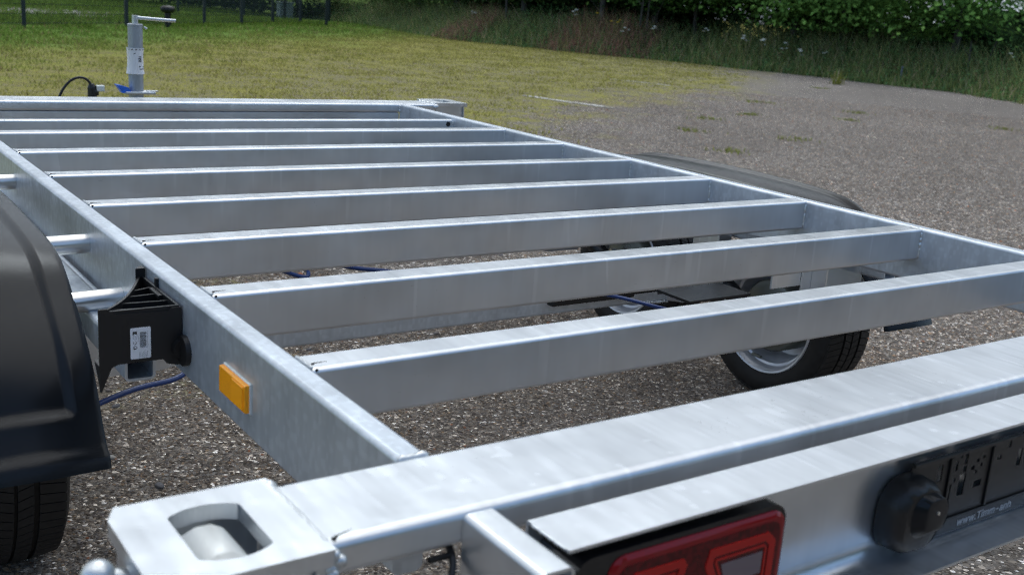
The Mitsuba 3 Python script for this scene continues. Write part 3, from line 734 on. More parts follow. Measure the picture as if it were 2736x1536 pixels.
part(JK, 'crank', [cyl((JX + 0.0, JY, 0.28), (JX, JY, 0.325), 0.0155, 20), tube(spline([(JX + 0.005, JY, 0.314), (JX + 0.04, JY - 0.012, 0.313), (JX + 0.12, JY - 0.045, 0.311), (JX + 0.185, JY - 0.07, 0.310)], 14), [0.010] + [0.0085] * 13, 12), tube([(JX + 0.038, JY - 0.02, 0.270), (JX + 0.052, JY - 0.025, 0.262)], 0.005, 8)], 'cast_zinc', 40)
part(JK, 'clamp', [bar(JX - 0.065, JX + 0.085, JY - 0.05, JY + 0.05, -0.066, -0.052, 0.004, 'x'), bar(JX + 0.045, JX + 0.10, JY - 0.04, JY - 0.02, -0.052, -0.046, 0.002, 'x')], 'galvanised')
zz = np.linspace(0.035, 0.165, 12); u = (zz - zz[0]) / (zz[-1] - zz[0])
LB = part(JK, 'label_sleeve', revolve_z([(0.0385 + 0.006 * (1 - a) ** 4 + 0.004 * a ** 4, z) for a, z in zip(u, zz)], 40, (JX - 0.002, JY, 0)), 'white_label', True, label='white printed sleeve round the jack')


def on_sleeve(a0, a1, z0, z1, r=0.0412):
    aa = np.linspace(a0, a1, 8); v = np.array([(JX - 0.002 + r * math.sin(a), JY - r * math.cos(a), z) for z in (z0, z1) for a in aa])
    f = np.array([[i, i + 1, i + 9, i + 8] for i in range(7)])
    return trimesh.Trimesh(*meshkit.arrays((v, f))[:2], process=False)


part(LB, 'printing', [on_sleeve(-1.1, 2.2, 0.155, 0.160, 0.0425), on_sleeve(0.25, 1.15, 0.0575, 0.063), on_sleeve(0.15, 0.55, 0.121, 0.124), on_sleeve(0.9, 1.2, 0.045, 0.053), on_sleeve(0.2, 0.4, 0.070, 0.076), on_sleeve(0.85, 1.0, 0.070, 0.076)] + [on_sleeve(0.12, 0.55, 0.096 + 0.006 * i, 0.0995 + 0.006 * i) for i in range(4)] + [on_sleeve(0.95, 1.1, 0.118 + 0.006 * i, 0.121 + 0.006 * i) for i in range(5)] + [on_sleeve(-0.45, -0.25, 0.135, 0.139)], 'print_black', True)
part(TR, 'coupling_handle', (lambda m: trimesh.Trimesh(m.vert_properties[:, :3], m.tri_verts))(m3.Manifold.hull_points(np.array([(0.905, 4.80, -0.036), (0.89, 4.80, -0.018), (0.915, 4.80, -0.022), (0.95, 4.80, -0.032), (0.965, 4.80, -0.055), (0.92, 4.80, -0.06), (0.905, 4.85, -0.036), (0.89, 4.85, -0.018), (0.915, 4.85, -0.022), (0.95, 4.85, -0.032), (0.965, 4.85, -0.055), (0.92, 4.85, -0.06)])).to_mesh()), 'blue_plastic', label='blue plastic handle beside the jack')
LD = part(TR, 'power_lead', tube(spline([(0.60, 4.84, -0.14), (0.622, 4.80, -0.068), (0.66, 4.80, -0.012), (0.705, 4.80, 0.013), (0.745, 4.80, 0.006), (0.765, 4.80, -0.018), (0.775, 4.80, -0.05)], 40), 0.0065, 10), 'black_plastic', True, label='looped black power lead at the front left')
part(LD, 'plug', [tube([(0.768, 4.80, -0.016), (0.770, 4.80, -0.028), (0.772, 4.80, -0.036), (0.772, 4.80, -0.10)], [0.012, 0.019, 0.022, 0.022], 18), cyl((0.775, 4.80, -0.055), (0.80, 4.79, -0.055), 0.018, 14)], 'black_plastic', 40)
part(LD, 'cap', [bar(0.790, 0.826, 4.775, 4.81, -0.052, -0.022, 0.006, 'x')], 'white_plastic')

# ------------------------------------------------------------------ wheel chock in its holder on the left rail
WC = thing('wheel_chock', 'black ribbed plastic wheel chock with a white barcode sticker, on the left rail', 'wheel chock')
yb, zb, zt = 0.920, -0.117, -0.024
# plan outline in (x, y): broad back towards the camera, hollow curved run up to the toe along the rail
curve = [(-0.180 + 0.13 * (1 - (1 - t) ** 1.0) , yb + 0.225 * t - 0.030 * math.sin(math.pi * t)) for t in np.linspace(0, 1, 14)]
outline = sg.Polygon([(-0.050, yb), (-0.180, yb)] + curve[1:] + [(-0.046, yb + 0.225), (-0.046, yb)])
wall = outline.difference(outline.buffer(-0.0042))
inner = outline.buffer(-0.004)
body = [extr(wall, zt - zb, 'z', (0, 0, zb)), extr(outline.buffer(-0.002), 0.004, 'z', (0, 0, -0.072))]
# the back plate rises to ears at both ends and drops to feet
face = sg.Polygon([(-0.180, zb - 0.045), (-0.163, zb - 0.004), (-0.152, zb + 0.001), (-0.075, zb + 0.001), (-0.068, zb - 0.008), (-0.052, zb - 0.012), (-0.045, zb - 0.012), (-0.045, zt - 0.004), (-0.060, zt - 0.004), (-0.066, zt - 0.010), (-0.155, zt - 0.007), (-0.163, zt - 0.001), (-0.168, zt + 0.004), (-0.180, zt + 0.004)])
body.append(extr(face.buffer(0.0015, quad_segs=3), 0.005, 'y', (0, yb - 0.004, 0)))
sp = m3.Manifold.hull_points(np.array([(-0.182, yb, zb), (-0.16, yb, zb), (-0.182, yb + 0.03, zb), (-0.180, yb, zb - 0.05), (-0.176, yb + 0.01, zb - 0.05), (-0.17, yb + .04, zb)])).to_mesh()
body.append(trimesh.Trimesh(sp.vert_properties[:, :3], sp.tri_verts))
toe = extr(sg.Polygon([(-0.062, yb + 0.205), (-0.046, yb + 0.228), (-0.044, yb + 0.205)]), zt - zb + 0.016, 'z', (0, 0, zb))
body += [toe, bar(-0.0575, -0.0415, yb + 0.08, yb + 0.135, zt - 0.012, zt - 0.003, 0.002, 'y'), bar(-0.047, -0.0415, yb + 0.13, yb + 0.14, zt - 0.03, zt + 0.014, 0.001, 'z')]
part(WC, 'body', cat(body), 'black_plastic', 25)
for i, (xa, ya, xb_, yb_) in enumerate([(-0.158, yb + 0.030, -0.050, yb + 0.012), (-0.137, yb + 0.062, -0.050, yb + 0.055), (-0.108, yb + 0.098, -0.050, yb + 0.105), (-0.085, yb + 0.135, -0.050, yb + 0.150)]):
    rib = sg.LineString([(xa, ya), (xb_, yb_)]).buffer(0.0018, cap_style='flat').intersection(outline)
    part(WC, 'rib', extr(rib, zt - zb - 0.008, 'z', (0, 0, zb + 0.002)), 'black_plastic', 25)
part(WC, 'locking_knob', [tube([(-0.050, yb - 0.022, -0.100), (-0.040, yb - 0.022, -0.100)], 0.027, 32), tube([(-0.0435, yb - 0.018, -0.100), (-0.0435, yb + 0.02, -0.100)], 0.018, 20)], 'black_plastic', 30, label='round black knob beside the chock')
yl = yb - 0.0057
ST = part(WC, 'sticker', extr(sa.translate(rrect(0.034, 0.055, 0.002), -0.131, -0.1105), 0.0008, 'y', (0, yl, 0)), 'white_label', label='white sticker with barcode and round symbols')
bars = []; z = -0.091; rb = random.Random(4)
while z < -0.0645:
    h = rb.choice([0.0004, 0.0006, 0.001]); bars.append(box(-0.1155, -0.1045, yl - 0.0003, yl + 0.0001, z, z + h)); z += h + rb.choice([0.0004, 0.0006])
part(ST, 'barcode', bars, 'print_black', False)
sym = [slab(sa.translate(sg.Polygon([(0, 0), (0.0072, 0), (0.0072, 0.0068), (0, 0.0068)]).difference(sg.Point(0.0036, -0.0005).buffer(0.003)), -0.1272, -0.0685), yl - 0.0003, 0.0004)]
sym += [slab(sg.Point(-0.1238, -0.0730).buffer(0.0030).difference(sg.Point(-0.1238, -0.0730).buffer(0.0025)), yl - 0.0003, 0.0004), slab(sg.Point(-0.1238, -0.0818).buffer(0.0031).difference(sg.Point(-0.1238, -0.0818).buffer(0.0023)).difference(sg.box(-0.125, -0.0818, -0.1228, -0.078)), yl - 0.0003, 0.0004),
        slab(sg.Point(-0.1234, -0.0905).buffer(0.0032).difference(sg.Point(-0.1230, -0.0900).buffer(0.0019)), yl - 0.0003, 0.0004)]
part(ST, 'symbols', sym, 'print_black', False)
part(ST, 'small_print', [box(-0.1165 + 0.0022 * i, -0.1158 + 0.0022 * i, yl - 0.0003, yl + 0.0001, -0.1085, -0.098 + 0.002 * math.sin(i * 2.1)) for i in range(7)] + [box(-0.1182, -0.1177, yl - 0.0003, yl + 0.0001, -0.079, -0.066), box(-0.1027, -0.1020, yl - 0.0003, yl + 0.0001, -0.093, -0.063)], 'print_grey', False)

# ------------------------------------------------------------------ painted bay lines
def line_strip(name, a, b, w, seed, lab):
    a, b = np.array(a), np.array(b); r = np.random.default_rng(seed); n = 40; t = np.linspace(0, 1, n)[:, None]
    d = (b - a) / np.linalg.norm(b - a); q = np.array([-d[1], d[0]]); m = a + (b - a) * t + q * (0.012 * np.sin(t * 9 + seed))
    hw = w / 2 * (1 + 0.22 * r.normal(size=(n, 1))); hw[[0, -1]] *= 0.4
    v = np.vstack([np.c_[m - q * hw, np.full(n, G + 0.006)], np.c_[m + q * hw * (1 + 0.2 * r.normal(size=(n, 1))), np.full(n, G + 0.006)]])
    f = np.array([[i, i + 1, n + i + 1, n + i] for i in range(n - 1)])
    scene[name] = ply((v, f), 'worn_paint'); labels[name] = {'label': lab, 'kind': 'structure'}


line_strip('painted_line', (8.37, 11.80), (8.78, 10.30), 0.115, 1, 'worn white bay line nearest the trailer')
line_strip('painted_line_001', (12.78, 15.15), (13.20, 13.98), 0.075, 2, 'faint white bay line farther back in the grass')
line_strip('painted_line_002', (15.22, 21.3), (15.55, 21.1), 0.07, 3, 'tiny scrap of white bay line far back in the grass')

# ------------------------------------------------------------------ vegetation helpers
def blades(xy, h, w, col, r, bend=0.4, z0=G):
    """Grass blades of four triangles; xy (n, 2), h, w (n,), col (n, 3)."""
    n = len(xy); a = r.uniform(0, 2 * np.pi, n); side = np.c_[np.cos(a), np.sin(a)]; b = r.uniform(0, 2 * np.pi, n); dr_ = np.c_[np.cos(b), np.sin(b)] * (bend * h * r.uniform(0.2, 1.3, n))[:, None]
    o = np.c_[xy, np.full(n, z0)]
    s3 = np.c_[side * (w / 2)[:, None], np.zeros(n)]
    mid = o + np.c_[dr_ * 0.3, h * 0.55]; tip = o + np.c_[dr_, h * r.uniform(0.85, 1.0, n)]
    v = np.stack([o - s3, o + s3, mid - s3 * 0.8, mid + s3 * 0.8, tip], 1).reshape(-1, 3)
    f = (np.array([[0, 1, 3], [0, 3, 2], [2, 3, 4]])[None] + (np.arange(n) * 5)[:, None, None]).reshape(-1, 3)
    return v, f, np.repeat(col, 5, 0)


def leaves(c, size, nrm, col, r, droop=0.35):
    """Folded pointed leaves of four triangles about centres c with facing nrm."""
    n = len(c); nrm = nrm / np.linalg.norm(nrm, axis=1, keepdims=True)
    t = r.normal(size=(n, 3)); t[:, 2] -= droop * 2; t -= (t * nrm).sum(1, keepdims=True) * nrm; t /= np.linalg.norm(t, axis=1, keepdims=True)
    b = np.cross(nrm, t); L = size[:, None]
    v = np.stack([c - t * L * 0.5, c + b * L * 0.36 + nrm * L * 0.06 - t * L * 0.06, c + t * L * 0.55 - nrm * L * 0.08, c - b * L * 0.36 + nrm * L * 0.06 - t * L * 0.06, c - nrm * L * 0.03], 1).reshape(-1, 3)
    f = (np.array([[0, 1, 4], [1, 2, 4], [2, 3, 4], [3, 0, 4]])[None] + (np.arange(n) * 5)[:, None, None]).reshape(-1, 3)
    return v, f, np.repeat(col, 5, 0)


def join(parts):
    o = 0; V, F, C = [], [], []
    for v, f, c in parts:
        V.append(v); F.append(f + o); C.append(c); o += len(v)
    return np.vstack(V), np.vstack(F), np.vstack(C)


def emit(key, vfc, mat, label=None, category=None, group=None, kind=None):
    scene[key] = ply((vfc[0], vfc[1]), mat, smooth=False, color=vfc[2])
    d = {k: v for k, v in (('label', label), ('category', category), ('group', group), ('kind', kind)) if v}
    if d:
        labels[key] = d


def np_noise(xy, f, seed=0):
    return meshkit.fbm(np.c_[xy * f, np.zeros(len(xy))], 3, seed)


HEDGE = np.array([(18.6, 6.0), (20.2, 9.0), (20.9, 11.5), (21.9, 13.9), (21.7, 15.3), (21.6, 17.5), (20.9, 19.4), (20.6, 21.6), (19.3, 23.4), (18.6, 26.0), (17.6, 29.0), (18.3, 33.0), (19.2, 37.0), (19.6, 41.0), (17.0, 52.0)])   # the foot of the weeds along the hedge
HL = sg.LineString(HEDGE)
hd_ = np.r_[0, np.cumsum(np.linalg.norm(np.diff(HEDGE, axis=0), axis=1))]


def hedge_at(s):
    p = np.stack([np.interp(s, hd_, HEDGE[:, 0]), np.interp(s, hd_, HEDGE[:, 1])], -1)
    q = np.stack([np.interp(s + 0.6, hd_, HEDGE[:, 0]), np.interp(s + 0.6, hd_, HEDGE[:, 1])], -1) - np.stack([np.interp(s - 0.6, hd_, HEDGE[:, 0]), np.interp(s - 0.6, hd_, HEDGE[:, 1])], -1)
    q /= np.linalg.norm(q, axis=-1, keepdims=True)
    return p, np.stack([q[..., 1], -q[..., 0]], -1)      # the point and the direction into the hedge (+x)


# short grass and moss on the yard
r = np.random.default_rng(31)
n = 420000
xy = np.c_[r.uniform(-9, 21, n), r.uniform(1.5, 40, n)]
d = grass_depth(xy[:, 0], xy[:, 1]) + 3.0 * (np_noise(xy, 0.35, 5) - 0.5) + 2.4 * (np_noise(xy, 3.4, 6) - 0.5)
clump = np_noise(xy, 2.6, 9)
hx = np.interp(xy[:, 1], HEDGE[:, 1], HEDGE[:, 0])
dist = np.hypot(xy[:, 0] - CAM[0], xy[:, 1] - CAM[1])
keep = (d > 0) & (xy[:, 0] < hx + 0.2) & (r.random(n) < np.clip((clump - 0.33) * 3.0, 0.10, 1)) & (r.random(n) < np.clip(d * 1.2, 0.1, 1))
keep &= ~((np.abs(xy[:, 0] - 1.0) < 1.5) & (xy[:, 1] < 4.2)) & (r.random(n) < np.clip(1.35 - dist / 45, 0.4, 1))
xy, d, clump, dist = xy[keep], d[keep], clump[keep], dist[keep]
gmix = np.clip((d + 5 * (np_noise(xy, 0.3, 3) - 0.5) - 0.25 * (xy[:, 0] - 6) - 6.5) / 7, 0, 1)[:, None]
col = (np.array([0.345, 0.330, 0.100]) * (1 - gmix) + np.array([0.150, 0.235, 0.048]) * gmix) * r.uniform(0.6, 1.4, (len(xy), 1)) * np.array([1, 1, 1])
dry = r.random(len(xy)) < 0.10
col[dry] = np.array([0.30, 0.24, 0.12]) * r.uniform(0.7, 1.2, (dry.sum(), 1))
h = (0.016 + 0.018 * clump + 0.045 * gmix[:, 0]) * r.uniform(0.6, 1.5, len(xy))
emit('grass', blades(xy, h, 0.006 + 0.0006 * dist, col, r, 0.9), 'grass_blade', 'short mossy yellow green grass spreading over the gravel behind the trailer', 'grass', kind='stuff')

pathp = np.array([(-4, 28.5), (2, 29.6), (7, 32.2), (10.2, 36.2), (9.6, 37.6), (5, 36.6), (0, 37.0), (-8, 38)])
PATH = sg.Polygon(pathp).buffer(0.6).buffer(-0.3)
# grass inside the fence and a strip of longer grass along the fence and the hedge
n = 60000
xy = np.c_[r.uniform(-6, 17, n), r.uniform(22, 56, n)]
fence_line = lambda x: 20.9 + 0.965 * x
keep = (xy[:, 1] > fence_line(xy[:, 0]) - 1.6) & (xy[:, 0] < 18) & ~((np_noise(xy, 0.22, 12) > 0.60))
xy = xy[keep & ~shapely.contains_xy(PATH, xy)]
col = np.array([0.105, 0.180, 0.034]) * r.uniform(0.6, 1.5, (len(xy), 1)) + np.array([0.04, 0.02, 0]) * r.random((len(xy), 1))
emit('meadow_grass', blades(xy, r.uniform(0.06, 0.20, len(xy)), np.full(len(xy), 0.035), col, r, 0.6), 'grass_blade', 'longer green grass around and behind the mesh fence', 'grass', kind='stuff')

# single tufts in the gravel
tufts = [(9.35, 9.15), (10.6, 9.6), (12.6, 11.3), (14.8, 12.5), (8.1, 8.05), (8.9, 7.3), (11.2, 7.1), (13.3, 9.9), (15.9, 12.1), (17.6, 14.2), (18.4, 11.8), (16.4, 10.0), (19.3, 12.9), (10.2, 6.0), (7.2, 6.6), (19.6, 15.4), (12.0, 9.0), (14.2, 8.0), (9.9, 8.3), (17.3, 12.6)]
tufts = tufts[:3] + tufts[4:6] + [tufts[7], tufts[9]] + tufts[14:18]
for i, (x, y) in enumerate(tufts):
    k = 60; a = r.normal(0, 0.07, (k, 2)) * (1.0 + r.random(), 1.0 + r.random())
    tall = (x, y) == (19.6, 15.4)
    if tall:
        a *= 0.7; hh = r.uniform(0.10, 0.42, k)
    else:
        hh = r.uniform(0.012, 0.05, k)
    c_ = np.array([0.20, 0.22, 0.05]) * r.uniform(0.6, 1.5, (k, 1))
    key = free('grass_tuft')
    emit(key, blades(a + (x, y), hh, np.full(k, 0.014), c_, r, 0.9), 'grass_blade', 'tall leafy weed tuft alone at the gravel edge by the hedge' if tall else 'low yellow green grass tuft growing in the grey gravel', 'grass tuft', None if tall else 'grass tufts in the gravel')

# ------------------------------------------------------------------ weeds along the hedge
n = 46000
s = r.uniform(0, hd_[-1] - 8, n); p, q = hedge_at(s); back = r.random(n) ** 0.8 * 2.6
wav = 0.55 * (np_noise(p, 0.8, 2) - 0.5)
xy = p + q * (back + wav - 0.15)[:, None]
hmax = np.clip(0.18 + 0.56 * back, 0.14, 1.12) * (0.6 + 0.8 * np_noise(p, 0.5, 8))
pal = np.array([[0.190, 0.265, 0.100], [0.285, 0.310, 0.125], [0.155, 0.240, 0.120], [0.42, 0.35, 0.20], [0.52, 0.42, 0.30]])
col = pal[r.choice(5, n, p=[.38, .30, .18, .09, .05])] * r.uniform(0.6, 1.4, (n, 1))
red = (np.abs(p[:, 1] - 24.6) < 1.3) | (np.abs(p[:, 1] - 29.5) < 1.2) | (np.abs(p[:, 1] - 22.9) < 0.5)
sel = red & (r.random(n) < 0.62)
col[sel] = np.array([0.33, 0.19, 0.145]) * r.uniform(0.6, 1.5, (sel.sum(), 1))
emit('hedge_weeds', blades(xy, hmax * r.uniform(0.35, 1.25, n), r.uniform(0.010, 0.026, n), col, r, 0.45), 'grass_blade', 'rough tall weeds, dry stalks and reddish sorrel along the foot of the hedge', 'weeds', kind='stuff')
# leafy herbs between them
n = 42000
s = r.uniform(0, hd_[-1] - 8, n); p, q = hedge_at(s); back = r.random(n) * 2.8; xy = p + q * (back + 0.5 * (np_noise(p, 0.8, 2) - 0.5))[:, None]
zc = G + np.clip(0.05 + 0.46 * back, 0, 1.15) * (0.5 + 1.0 * np_noise(p, 0.6, 4)) * r.random(n) ** 0.6
col = np.array([0.105, 0.215, 0.080]) * r.uniform(0.5, 1.6, (n, 1)) + np.array([0.02, 0.02, 0.0]) * r.random((n, 1))
nv = np.c_[-q * 0.5, np.full(n, 0.9)] + r.normal(0, 0.5, (n, 3))
emit('nettle_leaves', leaves(np.c_[xy, zc], r.uniform(0.035, 0.085, n), nv, col, r), 'leaf', 'low leafy nettles and brambles filling the hedge bottom', 'undergrowth', kind='stuff')


def umbel(x, y, h, heads, colr, lab, grp, cat_name='wildflower'):
    key = free('umbel_flower' if colr[2] > 0.4 else 'yellow_flower'); labels[key] = {'label': lab, 'category': cat_name, 'group': grp}
    st = []; hd = []
    st.append(tube(spline([(x, y, G), (x + 0.02, y, G + h * 0.5), (x + 0.03, y + 0.02, G + h)], 6), [0.006, 0.006, 0.005, 0.005, 0.004, 0.003], 5))
    for k in range(heads):
        a = r.uniform(0, 6.28); o = np.array([math.cos(a), math.sin(a), 0]) * (0.0 if k == 0 else r.uniform(0.05, 0.14)); tip = np.array([x + 0.03, y + 0.02, G + h]) + o + (0, 0, 0.0 if k == 0 else -r.uniform(0.02, 0.16))
        st.append(tube([(x + 0.02, y + 0.01, G + h * 0.6), tip], [0.003, 0.002], 4))
        m = trimesh.creation.icosphere(1, 1.0); rr = r.uniform(0.028, 0.055); m.vertices = m.vertices * (1 + 0.3 * r.random((len(m.vertices), 1))) * (rr, rr, rr * 0.32) + tip; hd.append(m)
    gm = cat(st); scene[f'{key}__stem'] = ply(gm, 'petal', color=np.tile([0.06, 0.09, 0.03], (len(gm.vertices), 1)))
    hm = cat(hd); scene[f'{key}__flower_head'] = ply(hm, 'petal', color=np.tile(colr, (len(hm.vertices), 1)))


for s_, b_, h_, k_ in [(15.2, 1.0, 0.85, 4), (14.4, 0.9, 0.80, 3), (13.8, 1.2, 0.75, 4), (13.2, 0.8, 0.62, 3), (16.4, 1.2, 0.95, 3), (17.6, 1.3, 0.9, 3), (12.6, 1.0, 0.6, 2), (21.0, 1.6, 1.2, 3), (25.8, 1.2, 0.9, 3), (5.0, 1.0, 0.75, 2), (8.6, 1.6, 0.95, 2), (18.6, 1.1, 0.8, 3)]:
    p, q = hedge_at(np.array([s_])); x, y = (p + q * b_)[0]
    umbel(x, y, h_, k_, (0.72, 0.73, 0.68), 'white umbel flower on a tall thin stem among the hedge weeds', 'white umbel flowers along the hedge')
for s_, b_, h_, k_ in [(19.2, 1.4, 1.0, 2), (19.6, 1.5, 0.95, 2), (20.0, 1.3, 1.15, 1)]:
    p, q = hedge_at(np.array([s_])); x, y = (p + q * b_)[0]
    umbel(x, y, h_, k_, (0.70, 0.48, 0.03), 'small yellow flower standing high in the hedge weeds', 'yellow flowers in the hedge')

# ------------------------------------------------------------------ trees and bushes
def crown(c, rad, n, leaf, pal, seed, clumps=34, low=0.0):
    """Leaves gathered in flat drooping boughs set through the crown, with gaps between them."""
    r = np.random.default_rng(seed); c = np.asarray(c, float); rad = np.asarray(rad, float)
    u = r.normal(size=(clumps, 3)); u /= np.linalg.norm(u, axis=1, keepdims=True); cc = u * (r.random((clumps, 1)) ** 0.30) * 0.95
    k = r.integers(0, clumps, n); spread = r.uniform(0.16, 0.30, clumps)[k][:, None]
    g = r.normal(size=(n, 3)) * (1, 1, 0.30); g[:, 2] -= 0.35 * (g[:, 0] ** 2 + g[:, 1] ** 2) * 0.4
    p = cc[k] + g * spread
    pos = c + p * rad
    pos[:, 2] = np.where(pos[:, 2] < G + 0.15 + low, G + 0.15 + low + np.abs(r.normal(0, 0.25, n)), pos[:, 2])
    nv = np.c_[p[:, :2] * 0.55, np.full(n, 0.9)] + r.normal(0, 0.38, (n, 3))
    tone = r.uniform(0.7, 1.35, clumps)[k][:, None] * r.uniform(0.75, 1.3, (n, 1))
    a = r.random((n, 1)); col = np.asarray(pal[0])[None] * (1 - a) + np.asarray(pal[1])[None] * a
    return leaves(pos, leaf * r.uniform(0.6, 1.25, n), nv, np.clip(col * tone, 0.003, 0.4), r, 0.5)


def trunk_mesh(x, y, h, rad, seed, limbs=5, lean=0.15):
    r = np.random.default_rng(seed); top = np.array([x + r.normal(0, lean), y + r.normal(0, lean), G + h])
    pts = spline([(x, y, G - 0.05), (x + r.normal(0, .05), y + r.normal(0, .05), G + h * 0.4), top], 8)
    ms = [tube(pts, np.linspace(rad, rad * 0.45, 8) * (1 + 0.25 * (np.arange(8) == 0)), 9)]
    for k in range(limbs):
        i = r.integers(2, 7); a = r.uniform(0, 6.28); L = h * r.uniform(0.3, 0.55); e = pts[i] + L * np.array([math.cos(a) * 0.7, math.sin(a) * 0.7, 0.7])
        ms.append(tube(spline([pts[i], (pts[i] + e) / 2 + (0, 0, -0.06 * L), e], 6), np.linspace(rad * 0.42, rad * 0.1, 6), 6))
    return cat(ms)


def tree(name, x, y, h, rad, n, leaf, pal, seed, lab, grp, trunk_r=0.09, low=0.0, clumps=34, cz=None):
    key = free(name); labels[key] = {'label': lab, 'category': 'bush' if 'bush' in name else 'tree', 'group': grp}
    cz = G + h * 0.56 if cz is None else cz
    scene[f'{key}__trunk'] = ply(trunk_mesh(x, y, h * 0.8, trunk_r, seed), 'bark', smooth=40)
    v, f, c = crown((x, y, cz), rad, n, leaf, pal, seed, clumps, low)
    scene[f'{key}__crown'] = ply((v, f), 'leaf', color=c)


BRIGHT = ((0.085, 0.180, 0.046), (0.150, 0.275, 0.064)); DARK = ((0.060, 0.120, 0.040), (0.135, 0.215, 0.055)); DEEP_SHADE = ((0.022, 0.046, 0.020), (0.040, 0.074, 0.026))  # the darkest pair has the shade inside the hedge put into the leaf colour
# broad leaved trees whose low boughs hang over the weeds
sd = 100
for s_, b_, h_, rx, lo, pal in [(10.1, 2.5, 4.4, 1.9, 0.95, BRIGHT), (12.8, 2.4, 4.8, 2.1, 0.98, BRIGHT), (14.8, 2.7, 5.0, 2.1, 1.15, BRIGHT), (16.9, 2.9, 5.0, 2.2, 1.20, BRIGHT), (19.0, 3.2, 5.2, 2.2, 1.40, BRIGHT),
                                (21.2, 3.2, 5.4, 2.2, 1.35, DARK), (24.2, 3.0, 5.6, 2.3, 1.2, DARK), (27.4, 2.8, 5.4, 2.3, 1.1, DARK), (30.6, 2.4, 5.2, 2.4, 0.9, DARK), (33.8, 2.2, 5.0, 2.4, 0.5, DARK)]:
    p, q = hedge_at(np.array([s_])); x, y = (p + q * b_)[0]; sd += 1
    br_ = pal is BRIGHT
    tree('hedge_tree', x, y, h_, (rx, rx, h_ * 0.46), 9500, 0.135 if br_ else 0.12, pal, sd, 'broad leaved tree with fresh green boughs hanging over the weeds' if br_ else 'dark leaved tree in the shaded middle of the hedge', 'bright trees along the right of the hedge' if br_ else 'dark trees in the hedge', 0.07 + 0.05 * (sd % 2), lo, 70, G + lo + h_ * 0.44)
# dense bushes behind close the hedge, leaf colour darkened for canopy shade
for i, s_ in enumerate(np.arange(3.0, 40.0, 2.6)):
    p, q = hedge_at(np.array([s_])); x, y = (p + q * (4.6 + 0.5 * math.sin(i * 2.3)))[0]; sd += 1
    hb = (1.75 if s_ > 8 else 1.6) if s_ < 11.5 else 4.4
    tree('hedge_bush', x, y, hb, (1.9, 1.9, hb * 0.56), 9000, 0.15, DEEP_SHADE, sd, 'dense bush filling the hedge behind the front trees, leaf colour darkened for shade', 'dark bushes at the back of the hedge', 0.05, 0.0, 40, G + hb * 0.48)
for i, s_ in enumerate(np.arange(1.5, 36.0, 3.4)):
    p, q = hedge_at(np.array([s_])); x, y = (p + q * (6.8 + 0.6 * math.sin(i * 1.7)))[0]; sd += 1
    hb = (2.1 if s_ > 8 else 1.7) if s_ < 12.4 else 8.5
    tree('hedge_bush', x, y, hb, (2.5, 2.5, hb * 0.55), 11000, 0.27, DEEP_SHADE, sd, 'dense bush filling the hedge behind the front trees, leaf colour darkened for shade', 'dark bushes at the back of the hedge', 0.05, 0.0, 40, G + hb * 0.46)
ORD = ['first', 'second', 'third', 'fourth', 'fifth', 'sixth', 'seventh', 'eighth', 'ninth', 'tenth', 'eleventh', 'twelfth', 'thirteenth', 'fourteenth', 'fifteenth', 'sixteenth', 'seventeenth', 'eighteenth', 'nineteenth', 'twentieth']
# the far dark hedge behind the fenced meadow
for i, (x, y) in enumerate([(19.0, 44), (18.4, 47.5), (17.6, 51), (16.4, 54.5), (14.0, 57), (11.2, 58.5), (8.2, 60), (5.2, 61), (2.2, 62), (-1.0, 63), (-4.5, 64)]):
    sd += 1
    tree('far_bush', x, y, 5.5, (2.6, 2.6, 3.0), 5500, 0.20, DEEP_SHADE, sd, 'dark bush in the far hedge behind the fenced meadow', 'dark bushes of the far hedge', 0.07, 0.0, 34, G + 2.3)
# unseen trees added behind the viewer to darken what the steel mirrors
wv = []
for i in range(20):
    sd += 1; x = -26 + 2.8 * i; y = -17.0 + 2.0 * math.sin(i * 1.9); h_ = 6.0 + 1.5 * math.sin(i * 2.7)
    wv.append(crown((x, y, G + h_ * 0.5), (2.6, 2.2, h_ * 0.52), 2600, 0.40, DARK, sd, 40, 0.0))
emit('wood', join(wv), 'leaf', 'unseen dark trees added behind the viewer to darken reflections', 'wood', kind='stuff')
# grey stems standing free in the hedge
for i, (s_, b_, h_, rr) in enumerate([(20.4, 2.1, 4.0, 0.10), (18.2, 1.9, 2.6, 0.035), (17.9, 2.0, 2.8, 0.03), (23.8, 1.9, 3.0, 0.04), (9.2, 1.7, 1.15, 0.035), (9.0, 1.8, 1.2, 0.025)]):
    p, q = hedge_at(np.array([s_])); x, y = (p + q * b_)[0]
    key = free('bare_trunk'); labels[key] = {'label': 'thick grey bare trunk standing in front of the dark hedge' if i == 0 else 'thin grey bare stem standing among the hedge weeds', 'category': 'tree trunk', **({'group': 'thin bare stems in the hedge'} if i else {})}
    scene[key] = ply(trunk_mesh(x, y, h_, rr, 300 + i, 3, 0.10), 'bark', smooth=40)
# a low wooden marker post in the weeds
p, q = hedge_at(np.array([10.3])); x, y = (p + q * 0.5)[0]
scene['marker_post'] = ply(cat([bar(x - 0.018, x + 0.018, y - 0.018, y + 0.018, G - 0.05, G + 0.42, 0.006, 'z'), blob((x, y, G + 0.43), 0.026)]), 'post_grey', smooth=30)
labels['marker_post'] = {'label': 'short blue grey marker post in the weeds at the gravel edge', 'category': 'post'}

# ------------------------------------------------------------------ fence, bollard, cabinet, path behind the fence
FP = [(1.40, 22.2), (4.30, 24.75), (7.20, 27.45), (10.25, 30.55), (12.15, 32.6), (13.85, 34.25), (15.3, 35.3), (16.15, 35.0)]
FE = thing('mesh_fence', 'dark green double wire mesh fence on square posts left of the hedge', 'fence')


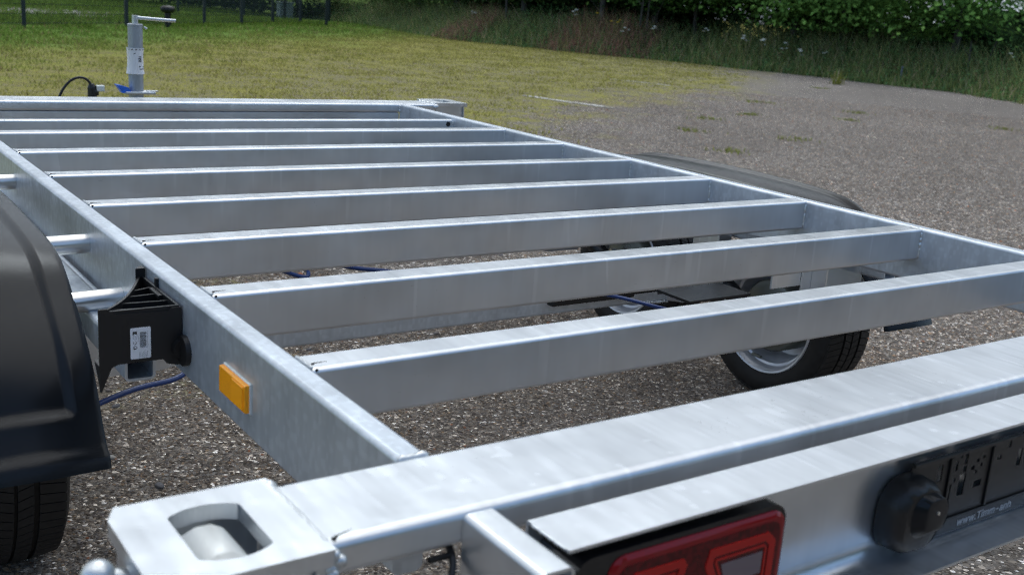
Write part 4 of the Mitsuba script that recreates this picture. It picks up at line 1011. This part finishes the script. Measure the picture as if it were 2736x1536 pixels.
def fence_run(key, P, h, posts=True):
    for i, (x, y) in enumerate(P):
        part(key, 'post', [bar(x - 0.04, x + 0.04, y - 0.04, y + 0.04, G - 0.05, G + h + 0.06, 0.004, 'z'), box(x - 0.043, x + 0.043, y - 0.043, y + 0.043, G + h + 0.06, G + h + 0.075)], 'fence_paint')
    for (x0, y0), (x1, y1) in zip(P[:-1], P[1:]):
        L = math.hypot(x1 - x0, y1 - y0); ms = []
        for u_ in np.arange(0.06, L - 0.05, 0.055):
            ms.append(box(u_ - 0.003, u_ + 0.003, -0.003, 0.003, 0.06, h))
        for z_ in np.arange(0.10, h + 0.01, 0.2):
            ms.append(box(0.04, L - 0.04, -0.0095, -0.0035, z_ - 0.005, z_ + 0.005)); ms.append(box(0.04, L - 0.04, 0.0035, 0.0095, z_ - 0.005, z_ + 0.005))
        m = cat(ms); m.apply_transform(trimesh.transformations.rotation_matrix(math.atan2(y1 - y0, x1 - x0), (0, 0, 1))); m.apply_translation((x0, y0, G))
        part(key, 'wire_mesh', m, 'fence_paint', False)


fence_run(FE, FP, 1.4)
FB = thing('mesh_fence', 'second dark mesh fence farther back behind the first', 'fence')
fence_run(FB, [(13.3, 42.4), (15.6, 41.4), (17.0, 40.7), (18.6, 40.0)], 1.4)
BO = thing('bollard', 'dark mushroom topped bollard light in front of the mesh fence', 'bollard')
bx, by = 8.45, 28.15
part(BO, 'shaft', [tube([(bx, by, G - 0.02), (bx, by, G + 0.38), (bx, by, G + 0.40)], [0.085, 0.082, 0.10], 24)], 'black_plastic', 40)
part(BO, 'head', [revolve_z([(0.0, 0.56), (0.10, 0.555), (0.16, 0.53), (0.185, 0.49), (0.185, 0.44), (0.165, 0.40), (0.12, 0.375), (0.0, 0.37)], 32, (bx, by, G))], 'black_plastic', 40)
CBN = thing('utility_cabinet', 'pale grey green utility cabinet behind the right end of the fence', 'cabinet')
part(CBN, 'housing', bar(16.9, 17.45, 40.9, 41.3, G, G + 0.62, 0.01, 'z'), 'cabinet_grey'); part(CBN, 'roof', bar(16.87, 17.48, 40.87, 41.33, G + 0.62, G + 0.66, 0.01, 'x'), 'cabinet_grey')
pm = trimesh.creation.triangulate_polygon(PATH, engine='earcut')
scene['path'] = ply((np.c_[pm[0], np.full(len(pm[0]), G + 0.004)], pm[1]), 'path_gravel'); labels['path'] = {'label': 'strip of bare grey gravel behind the mesh fence', 'kind': 'structure'}

# labels that single out the members of each group by their place, counted across the picture
_right = _r0


def number_group(group, base, tail):
    ks = [k for k, v in labels.items() if v.get('group') == group]
    def place_of(k):
        d_ = scene.get(k) or scene.get(k + '__crown') or scene.get(k + '__flower_head') or scene.get(k + '__trunk')
        v = meshkit.WRITTEN[d_['filename']][0].mean(0) - CAM
        return (v @ _r0) / (v @ _f)
    for i, k in enumerate(sorted(ks, key=place_of, reverse=True)):
        labels[k]['label'] = f"{base}, {'rightmost' if i == 0 else ORD[i] + ' from the right'} {tail}"


number_group('bright trees along the right of the hedge', 'fresh green broad leaved tree overhanging the weeds', 'of five')
number_group('dark trees in the hedge', 'dark leaved tree in the shaded hedge', 'of five')
number_group('thin bare stems in the hedge', 'thin grey bare stem among the hedge weeds', 'of five')
number_group('grass tufts in the gravel', 'low green grass tuft in the grey gravel', 'of ten')
number_group('white umbel flowers along the hedge', 'white umbel flower on a tall stem in the weeds', 'of twelve')
number_group('yellow flowers in the hedge', 'small yellow flower high in the hedge weeds', 'of three')
number_group('dark bushes of the far hedge', 'dark bush of the far hedge beyond the meadow', 'of eleven')
